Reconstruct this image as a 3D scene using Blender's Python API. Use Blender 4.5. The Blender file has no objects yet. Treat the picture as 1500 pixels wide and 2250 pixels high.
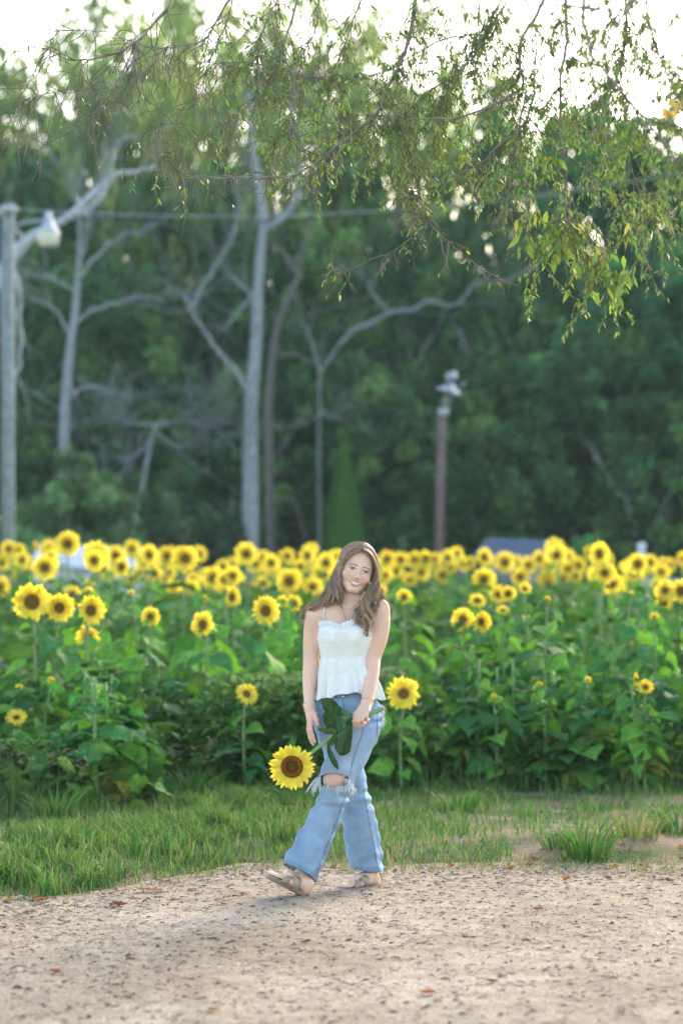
import bpy, math, random
import numpy as np
from mathutils import Vector, Matrix
from mathutils.bvhtree import BVHTree
R = math.radians
rng = np.random.default_rng(7)
random.seed(7)
scene = bpy.context.scene
COL = scene.collection

# ---------------------------------------------------------------- camera, sky, sun, exposure
FPX = 5312.0            # focal length in photo pixels (85 mm on a 36 mm tall frame)
CAMH = 1.5
HY = 1255.0             # horizon row in the photograph
cam_d = bpy.data.cameras.new('camera')
cam = bpy.data.objects.new('camera', cam_d)
COL.objects.link(cam)
cam.location = (0, 0, CAMH)
cam.rotation_euler = (R(90), 0, 0)
cam_d.sensor_fit = 'VERTICAL'
cam_d.sensor_height = 36.0
cam_d.sensor_width = 24.0
cam_d.lens = 85.0
cam_d.shift_y = (HY - 1125.0) / 2250.0
cam_d.clip_end = 2000
cam_d.dof.use_dof = True
cam_d.dof.focus_distance = 11.22
cam_d.dof.aperture_fstop = 1.8
scene.camera = cam

SUN_EL, SUN_AZ = 24.0, 24.0      # azimuth measured right of the view axis (+Y)
world = bpy.data.worlds.new("World")
scene.world = world
world.use_nodes = True
wn = world.node_tree.nodes; wl = world.node_tree.links
sky = wn.new('ShaderNodeTexSky')
sky.sky_type = 'NISHITA'
sky.sun_disc = False
sky.sun_elevation = R(SUN_EL)
sky.sun_rotation = R(SUN_AZ)
sky.air_density = 1.0; sky.dust_density = 1.4; sky.ozone_density = 1.0
bg = wn['Background']
bg.inputs['Strength'].default_value = 0.15
wb = wn.new('ShaderNodeMix'); wb.data_type = 'RGBA'; wb.blend_type = 'MULTIPLY'; wb.inputs[0].default_value = 1.0
wb.inputs[7].default_value = (1.08, 1.0, 0.89, 1)      # warm white balance
wl.new(sky.outputs[0], wb.inputs[6]); wl.new(wb.outputs[2], bg.inputs['Color'])
sun_d = bpy.data.lights.new('sun', 'SUN')
sun_d.energy = 0.9
sun_d.angle = R(18)
sun_d.color = (1.0, 0.9, 0.74)
sun = bpy.data.objects.new('sun', sun_d)
COL.objects.link(sun)
sd = Vector((math.sin(R(SUN_AZ)) * math.cos(R(SUN_EL)), math.cos(R(SUN_AZ)) * math.cos(R(SUN_EL)), math.sin(R(SUN_EL))))
sun.rotation_euler = sd.to_track_quat('Z', 'Y').to_euler()
sun.location = (20, 40, 30)
scene.view_settings.view_transform = 'Standard'
scene.view_settings.look = 'None'
scene.view_settings.exposure = 2.35
scene.view_settings.gamma = 1.0
scene.render.engine = 'CYCLES'
scene.cycles.max_bounces = 8
scene.cycles.transparent_max_bounces = 8

# ---------------------------------------------------------------- helpers
def W(px, py, d):                 # point that photo pixel (px, py) shows at distance d
    return np.array([(px - 750.0) / FPX * d, d, CAMH - (py - HY) / FPX * d])

def tag(o, label=None, cat=None, group=None, kind=None):
    if label: o['label'] = label
    if cat: o['category'] = cat
    if group: o['group'] = group
    if kind: o['kind'] = kind
    return o

def empty(name, loc, rz=0.0):
    o = bpy.data.objects.new(name, None)
    COL.objects.link(o)
    o.location = tuple(loc); o.rotation_euler = (0, 0, rz)
    o.empty_display_size = 0.1
    return o

class MB:
    """collects vertices, quads and triangles and links them as one mesh object"""
    def __init__(s):
        s.V = []; s.Q = []; s.T = []; s.C = []; s.n = 0
    def add(s, v, q=None, t=None, c=(1, 1, 1)):
        v = np.asarray(v, float).reshape(-1, 3)
        s.V.append(v)
        if q is not None and len(q): s.Q.append(np.asarray(q, np.int64).reshape(-1, 4) + s.n)
        if t is not None and len(t): s.T.append(np.asarray(t, np.int64).reshape(-1, 3) + s.n)
        c = np.asarray(c, float)
        if c.ndim == 1: c = np.tile(c, (len(v), 1))
        s.C.append(c)
        s.n += len(v)
    def merged(s):
        V = np.vstack(s.V); C = np.vstack(s.C)
        Q = np.vstack(s.Q) if s.Q else np.zeros((0, 4), np.int64)
        T = np.vstack(s.T) if s.T else np.zeros((0, 3), np.int64)
        return V, Q, T, C
    def mesh(s, name, m=None, smooth=True):
        V, Q, T, C = s.merged()
        me = bpy.data.meshes.new(name)
        me.vertices.add(len(V)); me.vertices.foreach_set('co', V.astype(np.float32).ravel())
        nl = len(Q) * 4 + len(T) * 3
        me.loops.add(nl)
        me.loops.foreach_set('vertex_index', np.concatenate([Q.ravel(), T.ravel()]).astype(np.int32))
        me.polygons.add(len(Q) + len(T))
        st = np.concatenate([np.arange(len(Q)) * 4, len(Q) * 4 + np.arange(len(T)) * 3]).astype(np.int32)
        me.polygons.foreach_set('loop_start', st)
        me.polygons.foreach_set('use_smooth', np.full(len(Q) + len(T), smooth))
        me.update(calc_edges=True)
        me.validate()
        at = me.color_attributes.new('Col', 'FLOAT_COLOR', 'POINT')
        if len(me.vertices) == len(V):
            at.data.foreach_set('color', np.hstack([C, np.ones((len(C), 1))]).astype(np.float32).ravel())
        if m is not None: me.materials.append(m)
        return me
    def build(s, name, m=None, parent=None, smooth=True, origin=None):
        if origin is not None:
            s.V = [v - np.asarray(origin, float) for v in s.V]
        me = s.mesh(name, m, smooth)
        o = bpy.data.objects.new(name, me)
        COL.objects.link(o)
        if parent is not None: o.parent = parent
        elif origin is not None: o.location = tuple(origin)
        return o

def rx(a): c, s = math.cos(a), math.sin(a); return np.array([[1, 0, 0], [0, c, -s], [0, s, c]])
def ry(a): c, s = math.cos(a), math.sin(a); return np.array([[c, 0, s], [0, 1, 0], [-s, 0, c]])
def rz(a): c, s = math.cos(a), math.sin(a); return np.array([[c, -s, 0], [s, c, 0], [0, 0, 1]])
def unit(v): v = np.asarray(v, float); return v / (np.linalg.norm(v) + 1e-12)

def spline(P, n):                 # Catmull-Rom through P (k x dims), n samples
    P = np.asarray(P, float); k = len(P)
    if k == 2: t = np.linspace(0, 1, n)[:, None]; return P[0] * (1 - t) + P[1] * t
    E = np.vstack([2 * P[0] - P[1], P, 2 * P[-1] - P[-2]])
    u = np.linspace(0, k - 1 - 1e-9, n); i = u.astype(int); f = (u - i)[:, None]
    a, b, c, d = E[i], E[i + 1], E[i + 2], E[i + 3]
    return 0.5 * ((2 * b) + (-a + c) * f + (2 * a - 5 * b + 4 * c - d) * f ** 2 + (-a + 3 * b - 3 * c + d) * f ** 3)

def tube(mb, P, r, sides=6, c=(1, 1, 1), flat=None):
    """tube along polyline P with radii r; flat=(axis, factor) squashes it"""
    P = np.asarray(P, float); n = len(P)
    r = np.broadcast_to(np.asarray(r, float), (n,))
    T = np.gradient(P, axis=0); T /= (np.linalg.norm(T, axis=1, keepdims=True) + 1e-12)
    ref = np.array([0, 0, 1.0]) if abs(T[0, 2]) < 0.9 else np.array([1.0, 0, 0])
    A = np.zeros((n, 3)); u = unit(np.cross(T[0], ref))
    for i in range(n):
        u = unit(u - T[i] * np.dot(u, T[i])); A[i] = u
    B = np.cross(T, A)
    th = np.arange(sides) * 2 * math.pi / sides
    V = P[:, None] + r[:, None, None] * (np.cos(th)[None, :, None] * A[:, None] + np.sin(th)[None, :, None] * B[:, None])
    V = V.reshape(-1, 3)
    i = np.arange(n - 1)[:, None] * sides; j = np.arange(sides)[None]; j2 = (j + 1) % sides
    Q = np.stack([i + j, i + j2, i + sides + j2, i + sides + j], -1).reshape(-1, 4)
    caps = [[0, k + 1, k] for k in range(1, sides - 1)] + [[(n - 1) * sides, (n - 1) * sides + k, (n - 1) * sides + k + 1] for k in range(1, sides - 1)]
    if isinstance(c, np.ndarray) and c.ndim == 2: c = np.repeat(c, sides, axis=0)
    mb.add(V, Q, caps, c)

def boxv(mb, lo, hi, c=(1, 1, 1), M=None, off=(0, 0, 0)):
    x0, y0, z0 = lo; x1, y1, z1 = hi
    v = np.array([[x0, y0, z0], [x1, y0, z0], [x1, y1, z0], [x0, y1, z0], [x0, y0, z1], [x1, y0, z1], [x1, y1, z1], [x0, y1, z1]], float)
    if M is not None: v = v @ np.asarray(M).T
    v = v + np.asarray(off, float)
    mb.add(v, [[0, 3, 2, 1], [4, 5, 6, 7], [0, 1, 5, 4], [1, 2, 6, 5], [2, 3, 7, 6], [3, 0, 4, 7]], None, c)

def lathe(mb, prof, seg=24, c=(1, 1, 1), M=None, off=(0, 0, 0)):
    prof = np.asarray(prof, float); n = len(prof)
    th = np.arange(seg) * 2 * math.pi / seg
    V = np.stack([prof[:, None, 0] * np.cos(th), prof[:, None, 0] * np.sin(th), np.repeat(prof[:, 1:2], seg, 1)], -1).reshape(-1, 3)
    if M is not None: V = V @ np.asarray(M).T
    V = V + np.asarray(off, float)
    i = np.arange(n - 1)[:, None] * seg; j = np.arange(seg)[None]; j2 = (j + 1) % seg
    mb.add(V, np.stack([i + j, i + j2, i + seg + j2, i + seg + j], -1).reshape(-1, 4), None, c)

_ns = [(rng.normal(size=3), rng.uniform(0, 6.28)) for _ in range(24)]
def noise(x, y, z=0.0, f=1.0, seed=0):
    s = 0
    for k in range(6):
        d, p = _ns[(k + seed * 5) % 24]
        d = d / np.linalg.norm(d)
        g = f * (0.7 + 0.35 * k)
        s = s + np.sin(g * (d[0] * x + d[1] * y + d[2] * z) * 2.4 + p + 1.7 * np.sin(g * 1.3 * (d[1] * x - d[0] * y + d[2] * z) + p))
    return s / 6.0

# ---------------------------------------------------------------- materials
def mat(name, rough=0.6, base=(0.8, 0.8, 0.8), vcol=True, transl=0.0, nscale=0, namp=0.25, bump=0, bscale=50, spec=0.5, sss=0, metallic=0, tcol=None, sheen=0):
    m = bpy.data.materials.new(name); m.use_nodes = True
    N = m.node_tree.nodes; L = m.node_tree.links
    p = N['Principled BSDF']; out = N['Material Output']
    p.inputs['Roughness'].default_value = rough
    p.inputs['Specular IOR Level'].default_value = spec
    p.inputs['Metallic'].default_value = metallic
    p.inputs['Base Color'].default_value = (*base, 1)
    if sheen: p.inputs['Sheen Weight'].default_value = sheen
    src = None
    mul = N.new('ShaderNodeMix'); mul.data_type = 'RGBA'; mul.blend_type = 'MULTIPLY'; mul.inputs[0].default_value = 1
    mul.inputs[6].default_value = (*base, 1); mul.inputs[7].default_value = (1, 1, 1, 1)
    if vcol:
        a = N.new('ShaderNodeVertexColor'); a.layer_name = 'Col'
        L.new(a.outputs['Color'], mul.inputs[7])
    src = mul.outputs[2]
    if nscale:
        g = N.new('ShaderNodeNewGeometry'); nz = N.new('ShaderNodeTexNoise')
        nz.inputs['Scale'].default_value = nscale; nz.inputs['Detail'].default_value = 5
        L.new(g.outputs['Position'], nz.inputs['Vector'])
        mr = N.new('ShaderNodeMapRange'); mr.inputs[1].default_value = 0.3; mr.inputs[2].default_value = 0.7
        mr.inputs[3].default_value = 1 - namp; mr.inputs[4].default_value = 1 + namp
        L.new(nz.outputs['Fac'], mr.inputs[0])
        m2 = N.new('ShaderNodeMix'); m2.data_type = 'RGBA'; m2.blend_type = 'MULTIPLY'; m2.inputs[0].default_value = 1
        L.new(src, m2.inputs[6]); L.new(mr.outputs[0], m2.inputs[7]); src = m2.outputs[2]
    L.new(src, p.inputs['Base Color'])
    if bump:
        g = N.new('ShaderNodeTexCoord'); nz = N.new('ShaderNodeTexNoise')
        nz.inputs['Scale'].default_value = bscale; nz.inputs['Detail'].default_value = 4
        L.new(g.outputs['Object'], nz.inputs['Vector'])
        b = N.new('ShaderNodeBump'); b.inputs['Strength'].default_value = 1.0; b.inputs['Distance'].default_value = bump
        L.new(nz.outputs['Fac'], b.inputs['Height']); L.new(b.outputs[0], p.inputs['Normal'])
    if sss:
        p.inputs['Subsurface Weight'].default_value = sss
        p.inputs['Subsurface Radius'].default_value = (0.02, 0.008, 0.004)
        p.inputs['Subsurface Scale'].default_value = 0.6
    if transl:
        t = N.new('ShaderNodeBsdfTranslucent'); mx = N.new('ShaderNodeMixShader'); mx.inputs[0].default_value = transl
        if tcol is not None:
            m3 = N.new('ShaderNodeMix'); m3.data_type = 'RGBA'; m3.blend_type = 'MULTIPLY'; m3.inputs[0].default_value = 1
            m3.inputs[7].default_value = (*tcol, 1); L.new(src, m3.inputs[6]); L.new(m3.outputs[2], t.inputs['Color'])
        else: L.new(src, t.inputs['Color'])
        L.new(p.outputs[0], mx.inputs[1]); L.new(t.outputs[0], mx.inputs[2]); L.new(mx.outputs[0], out.inputs['Surface'])
    return m

M = {}
M['leaf'] = mat('sunflower_leaf', 0.72, spec=0.1, transl=0.3, tcol=(1.2, 1.3, 0.6), nscale=25, namp=0.3, bump=0.006, bscale=34)
M['stalk'] = mat('stalk', 0.6, base=(0.16, 0.26, 0.09), vcol=False, nscale=30, namp=0.2)
M['petal'] = mat('petal', 0.6, transl=0.5, tcol=(1.25, 1.2, 1.0))
M['disc'] = mat('flower_disc', 0.9, nscale=180, namp=0.6, bump=0.004, bscale=300, spec=0.1)
M['grass'] = mat('grass_blade', 0.6, spec=.2, transl=0.35, tcol=(1.3, 1.3, 0.8))
M['treeleaf'] = mat('tree_leaf', 0.7, spec=.12, transl=0.3, tcol=(1.4, 1.5, 0.8))
M['hangleaf'] = mat('hanging_leaf', 0.5, transl=0.4, tcol=(1.4, 1.4, 0.8))
M['bark'] = mat('bark', 0.9, base=(1, 1, 1), nscale=14, namp=0.35, bump=0.02, bscale=20, spec=0.2)
M['wood'] = mat('weathered_wood', 0.85, nscale=9, namp=0.25, bump=0.006, bscale=30, spec=0.2)
M['debris'] = mat('debris', 0.9, spec=0.2)
M['paint'] = mat('paint', 0.5, nscale=8, namp=0.12)
M['metal'] = mat('metal', 0.4, metallic=0.6)
M['skin'] = mat('skin', 0.5, sss=0.15, nscale=18, namp=0.035, spec=0.35)
M['eye'] = mat('eye', 0.12)
M['browhair'] = mat('brow', 0.8)
M['cotton'] = mat('cotton', 0.9, transl=0.12, bump=0.002, bscale=260, spec=0.2)
M['gold'] = mat('gold', 0.25, base=(0.8, 0.55, 0.25), vcol=False, metallic=1)
M['leather'] = mat('leather', 0.42, bump=0.001, bscale=150)
M['fray'] = mat('fray', 0.95, base=(0.8, 0.83, 0.86), vcol=False, transl=0.3)
M['hair'] = mat('hair', 0.33, transl=0.32, tcol=(1.6, 1.35, 1.0), spec=0.6)

# denim: vertex colour, wash noise, twill lines
def denim():
    m = mat('denim', 0.85, nscale=16, namp=0.14, spec=0.15, sheen=0.2)
    N = m.node_tree.nodes; L = m.node_tree.links; p = N['Principled BSDF']
    tc = N.new('ShaderNodeTexCoord'); mp = N.new('ShaderNodeMapping'); mp.inputs['Rotation'].default_value = (0, R(35), 0)
    wv = N.new('ShaderNodeTexWave'); wv.inputs['Scale'].default_value = 160; wv.inputs['Distortion'].default_value = 3
    nz = N.new('ShaderNodeTexNoise'); nz.inputs['Scale'].default_value = 60; nz.inputs['Detail'].default_value = 5
    ad = N.new('ShaderNodeMath'); ad.operation = 'ADD'
    L.new(tc.outputs['Object'], mp.inputs[0]); L.new(mp.outputs[0], wv.inputs[0]); L.new(tc.outputs['Object'], nz.inputs[0])
    L.new(wv.outputs['Fac'], ad.inputs[0]); L.new(nz.outputs['Fac'], ad.inputs[1])
    b = N.new('ShaderNodeBump'); b.inputs['Distance'].default_value = 0.0025
    L.new(ad.outputs[0], b.inputs['Height']); L.new(b.outputs[0], p.inputs['Normal'])
    return m
M['denim'] = denim()

# ---------------------------------------------------------------- ground
def verge(x):                     # distance at which the road gives way to grass
    return 12.25 + 0.13 * noise(x, 0, f=1.1) + 0.12 * noise(x, 3, f=3.5, seed=1) - 1.35 * (lambda t: t * t * (3 - 2 * t))(np.clip((-0.42 - x) / 0.9, 0, 1))
def gz(x, y):
    t = np.clip((y - verge(x)) / 0.9, 0, 1); t = t * t * (3 - 2 * t)
    z = t * (0.045 + 0.03 * noise(x, y, f=1.3) + 0.06 * np.exp(-((x - 1.25) / 0.5) ** 2 - ((y - 12.9) / 0.45) ** 2))
    far = np.clip((y - 36) / 20, 0, 1)
    return z - 0.0 * far

def sheet(xs, ys, zf, name, m):
    X, Y = np.meshgrid(xs, ys); Z = zf(X, Y)
    nx, ny = len(xs), len(ys)
    i = np.arange(ny - 1)[:, None] * nx; j = np.arange(nx - 1)[None]
    Q = np.stack([i + j, i + j + 1, i + nx + j + 1, i + nx + j], -1).reshape(-1, 4)
    mb = MB(); mb.add(np.stack([X, Y, Z], -1).reshape(-1, 3), Q)
    return mb.build(name, m)

def ground_material():
    m = bpy.data.materials.new('soil_and_turf'); m.use_nodes = True
    N = m.node_tree.nodes; L = m.node_tree.links; p = N['Principled BSDF']
    p.inputs['Roughness'].default_value = 0.95; p.inputs['Specular IOR Level'].default_value = 0.1
    g = N.new('ShaderNodeNewGeometry')
    n1 = N.new('ShaderNodeTexNoise'); n1.inputs['Scale'].default_value = 2.2; n1.inputs['Detail'].default_value = 8
    n2 = N.new('ShaderNodeTexNoise'); n2.inputs['Scale'].default_value = 30; n2.inputs['Detail'].default_value = 6
    for n in (n1, n2): L.new(g.outputs['Position'], n.inputs['Vector'])
    r1 = N.new('ShaderNodeValToRGB'); e = r1.color_ramp.elements
    e[0].position = 0.42; e[0].color = (0.24, 0.17, 0.12, 1); e[1].position = 0.6; e[1].color = (0.06, 0.09, 0.025, 1)
    L.new(n1.outputs['Fac'], r1.inputs[0])
    sx = N.new('ShaderNodeSeparateXYZ'); L.new(g.outputs['Position'], sx.inputs[0])
    mr = N.new('ShaderNodeMapRange'); mr.inputs[1].default_value = 34; mr.inputs[2].default_value = 37
    L.new(sx.outputs['Y'], mr.inputs[0])
    mx = N.new('ShaderNodeMix'); mx.data_type = 'RGBA'; mx.inputs[7].default_value = (0.07, 0.12, 0.03, 1)
    L.new(mr.outputs[0], mx.inputs[0]); L.new(r1.outputs[0], mx.inputs[6])
    mv = N.new('ShaderNodeMix'); mv.data_type = 'RGBA'; mv.blend_type = 'MULTIPLY'; mv.inputs[0].default_value = 0.8
    r2 = N.new('ShaderNodeMapRange'); r2.inputs[3].default_value = 0.5; r2.inputs[4].default_value = 1.5
    L.new(n2.outputs['Fac'], r2.inputs[0]); L.new(r2.outputs[0], mv.inputs[7]); L.new(mx.outputs[2], mv.inputs[6])
    L.new(mv.outputs[2], p.inputs['Base Color'])
    b = N.new('ShaderNodeBump'); b.inputs['Distance'].default_value = 0.03; L.new(n2.outputs['Fac'], b.inputs['Height']); L.new(b.outputs[0], p.inputs['Normal'])
    return m

def road_material():
    m = bpy.data.materials.new('packed_sandy_dirt'); m.use_nodes = True
    N = m.node_tree.nodes; L = m.node_tree.links; p = N['Principled BSDF']
    p.inputs['Roughness'].default_value = 0.95; p.inputs['Specular IOR Level'].default_value = 0.15
    g = N.new('ShaderNodeNewGeometry')
    def nz(s, d=6, rough=0.6):
        n = N.new('ShaderNodeTexNoise'); n.inputs['Scale'].default_value = s; n.inputs['Detail'].default_value = d; n.inputs['Roughness'].default_value = rough
        L.new(g.outputs['Position'], n.inputs['Vector']); return n
    def ramp(src, stops):
        r = N.new('ShaderNodeValToRGB'); e = r.color_ramp.elements
        for k, (pos, c) in enumerate(stops):
            if k > 1: e.new(pos)
            e[k].position = pos; e[k].color = (*c, 1)
        L.new(src, r.inputs[0]); return r
    def mix(a, b, f=None, fac=1.0, mode='MIX'):
        x = N.new('ShaderNodeMix'); x.data_type = 'RGBA'; x.blend_type = mode; x.inputs[0].default_value = fac
        if f is not None: L.new(f, x.inputs[0])
        for s, i in ((a, 6), (b, 7)):
            if isinstance(s, tuple): x.inputs[i].default_value = (*s, 1)
            else: L.new(s, x.inputs[i])
        return x.outputs[2]
    big = ramp(nz(0.9, 5).outputs['Fac'], [(0.35, (0.39, 0.305, 0.225)), (0.65, (0.56, 0.465, 0.365))])
    med = ramp(nz(7, 8, 0.7).outputs['Fac'], [(0.35, (0.72, 0.72, 0.74)), (0.6, (1.1, 1.08, 1.05))])
    fine = ramp(nz(90, 8, 0.75).outputs['Fac'], [(0.38, (0.30, 0.30, 0.33)), (0.50, (1.0, 1.0, 1.0)), (0.7, (1.35, 1.3, 1.25))])
    vo = N.new('ShaderNodeTexVoronoi'); vo.inputs['Scale'].default_value = 60; L.new(g.outputs['Position'], vo.inputs['Vector'])
    c = mix(big.outputs[0], med.outputs[0], mode='MULTIPLY'); c = mix(c, fine.outputs[0], mode='MULTIPLY', fac=0.85)
    sp = ramp(vo.outputs['Distance'], [(0.10, (1, 1, 1)), (0.2, (0, 0, 0))])
    sel = ramp(vo.outputs['Color'], [(0.72, (0, 0, 0)), (0.74, (1, 1, 1))])
    mm = mix(sp.outputs[0], sel.outputs[0], mode='MULTIPLY')
    c = mix(c, (0.34, 0.36, 0.42), f=mm)
    L.new(c, p.inputs['Base Color'])
    b = N.new('ShaderNodeBump'); b.inputs['Distance'].default_value = 0.02; b.inputs['Strength'].default_value = 1.0
    ad = N.new('ShaderNodeMath'); ad.operation = 'ADD'
    L.new(nz(28, 8, 0.7).outputs['Fac'], ad.inputs[0]); L.new(nz(110, 4).outputs['Fac'], ad.inputs[1])
    L.new(ad.outputs[0], b.inputs['Height']); L.new(b.outputs[0], p.inputs['Normal'])
    return m

xs = np.concatenate([[-400, -120, -40, -15], np.arange(-8, 8.01, 0.1), [15, 40, 120, 400]])
ys = np.concatenate([[-60, -20, 0, 4], np.arange(6, 20.01, 0.1), np.arange(21, 60, 2), [80, 150, 300, 700]])
tag(sheet(xs, ys, lambda X, Y: gz(X, Y), 'ground', ground_material()), kind='structure')

# dirt road: fine sheet whose far edge wanders into the grass
xs2 = np.arange(-9, 9.01, 0.06); n2 = 150
X = np.tile(xs2, (n2, 1)); tt = np.linspace(0, 1, n2)[:, None]
Yedge = verge(X) + 0.12 + 0.05 * noise(X, 1, f=9, seed=2)
Y = -12 + (Yedge + 12) * (1 - (1 - tt) ** 2.2)
Z = 0.004 + 0.010 * noise(X, Y, f=2.2, seed=1) * np.clip((12.0 - Y) * 2, 0, 1) + 0.012 * np.clip((12.0 - Y) * 2, 0, 1) + gz(X, Y)
mb = MB(); nx = len(xs2)
i = np.arange(n2 - 1)[:, None] * nx; j = np.arange(nx - 1)[None]
mb.add(np.stack([X, Y, Z], -1).reshape(-1, 3), np.stack([i + j, i + j + 1, i + nx + j + 1, i + nx + j], -1).reshape(-1, 4))
road = tag(mb.build('dirt_road', road_material()), kind='structure')
def roadz(x, y):
    return 0.004 + (0.010 * noise(x, y, f=2.2, seed=1) + 0.012) * np.clip((12.0 - y) * 2, 0, 1) + gz(x, y)

# small chips, twigs and grit trodden into the road
def scatter_chips(n, name, cols, lo, hi, xr, yfun, thick=0.25, elong=(1.5, 5), seed=1):
    r = np.random.default_rng(seed)
    x = r.uniform(*xr, n); y = yfun(r, n, x); z = roadz(x, y)
    L = r.uniform(0, 1, n) ** 2.3 * (hi - lo) + lo; wd = L / r.uniform(*elong, n); a = r.normal(0, .8, n)
    h = wd * thick * r.uniform(0.5, 1.6, n)
    base = np.array([[-1, 0, 0], [-.45, -.5, .7], [.5, -.42, .8], [1, .05, .1], [.4, .5, .7], [-.5, .45, .9], [-.1, 0, 1.3]])
    jit = r.normal(0, 0.14, (n, 7, 3))
    P = base[None] + jit
    P[..., 0] *= L[:, None] / 2; P[..., 1] *= wd[:, None]; P[..., 2] *= h[:, None]
    c, s = np.cos(a)[:, None], np.sin(a)[:, None]
    V = np.stack([P[..., 0] * c - P[..., 1] * s + x[:, None], P[..., 0] * s + P[..., 1] * c + y[:, None], P[..., 2] + z[:, None]], -1)
    T = np.array([[0, 1, 6], [1, 2, 6], [2, 3, 6], [3, 4, 6], [4, 5, 6], [5, 0, 6]])
    F = (T[None] + (np.arange(n) * 7)[:, None, None]).reshape(-1, 3)
    C = np.asarray(cols)[r.integers(0, len(cols), n)] * r.uniform(0.7, 1.3, (n, 1))
    mb = MB(); mb.add(V.reshape(-1, 3), None, F, np.repeat(C, 7, 0))
    return tag(mb.build(name, M['debris'], smooth=False), kind='stuff')
def y_all(r, n, x): return 7.3 + (verge(x) - 7.3) * r.uniform(0, 1, n)
def y_edge(r, n, x): return verge(x) + 0.12 - np.abs(r.normal(0, 0.6, n))
o = scatter_chips(20000, 'bark_chips', [(.04, .033, .028), (.07, .05, .04), (.13, .07, .05), (.04, .04, .035)], .005, .046, (-2.4, 2.4), y_all, thick=.4, elong=(3, 8), seed=3)
tag(o, 'dark bark chips and twig bits scattered over the sandy road', 'debris')
o = scatter_chips(9000, 'leaf_litter', [(.07, .055, .04), (.2, .13, .08), (.4, .33, .22), (.12, .11, .07), (.3, .12, .06), (.5, .45, .36)], .004, .04, (-2.6, 2.6), y_edge, seed=4)
tag(o, 'crumbled leaf litter where the road meets the grass', 'litter')
o = scatter_chips(3600, 'gravel', [(.5, .46, .42), (.4, .38, .37), (.62, .54, .46), (.3, .31, .33)], .004, .016, (-2.4, 2.4), y_all, thick=0.4, elong=(1, 1.6), seed=5)
tag(o, 'small grey and white stones pressed into the road', 'gravel')

# fallen leaves
def fallen_leaf_mesh(seed, c):
    r = np.random.default_rng(seed); mb = MB()
    t = np.array([0, .15, .35, .55, .75, 1]); hw = np.array([.02, .26, .36, .32, .2, 0.0]) * r.uniform(.8, 1.2)
    rows = []
    for k in range(6):
        for s in (-1, -.5, 0, .5, 1):
            x = t[k] - .5; y = hw[k] * s * (1 + r.normal(0, .1)); z = .06 + .28 * abs(s) ** 2 * hw[k] * 2 + .22 * (t[k] - .5) ** 2 * 2 + r.normal(0, .02)
            rows.append([x, y, z])
    Q = [[a * 5 + b, a * 5 + b + 1, a * 5 + b + 6, a * 5 + b + 5] for a in range(5) for b in range(4)]
    mb.add(rows, Q, None, c)
    tube(mb, [[-.5, 0, .06], [-.62, .02, .1], [-.75, .0, .16]], [.015, .012, .008], 4, (.2, .1, .05))
    return mb.mesh('fallen_leaf', M['leafdry'])
M['leafdry'] = mat('dry_leaf', 0.75, transl=0.15, nscale=60, namp=0.3)
lm = [fallen_leaf_mesh(k, c) for k, c in enumerate([(.42, .12, .04), (.5, .18, .05), (.3, .09, .04), (.36, .16, .08), (.55, .28, .07)])]
leafspots = [(97, 1988, 34), (75, 1982, 24), (262, 1998, 40), (247, 1996, 22), (332, 1967, 24), (540, 1935, 20), (532, 1975, 24), (672, 2083, 26), (450, 1957, 16), (417, 1922, 24), (408, 1908, 18),
             (1240, 1941, 24), (1470, 1945, 22), (1180, 2011, 28), (972, 2018, 16), (1425, 1966, 18), (1120, 1910, 26), (1160, 1905, 24), (968, 1963, 12), (858, 1892, 20), (992, 1906, 20),
             (1380, 1815, 16), (1175, 1893, 22), (1360, 1880, 20), (1345, 1908, 24), (1405, 1906, 20), (1498, 1880, 20), (1495, 1895, 18), (1430, 1838, 20), (1470, 1832, 20), (1350, 1905, 16),
             (938, 2198, 40), (1078, 2168, 28), (1250, 2178, 18), (470, 2235, 26), (120, 2150, 30), (845, 1897, 16), (700, 1890, 18), (735, 1905, 16), (20, 1990, 26), (60, 2015, 18), (350, 1966, 18)]
for k, (px, py, w) in enumerate(leafspots):
    d = FPX * CAMH / (py - HY)
    x = (px - 750) / FPX * d
    z = float(roadz(np.array(x), np.array(d))) if d < verge(np.array(x)) + .1 else float(gz(np.array(x), np.array(d)))
    o = bpy.data.objects.new('fallen_leaf', lm[k % 5]); COL.objects.link(o)
    L_ = w / FPX * d
    o.scale = (L_, L_, L_); o.location = (x, d, z + .002); o.rotation_euler = (random.uniform(-.15, .15), random.uniform(-.15, .15), random.uniform(-.7, .7) + (math.pi if k % 2 else 0))
    g_ = 'rust coloured fallen leaves on the road and its edge'
    tag(o, 'curled rust orange fallen leaf lying on the road or its grassy edge', 'fallen leaf', g_)
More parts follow.
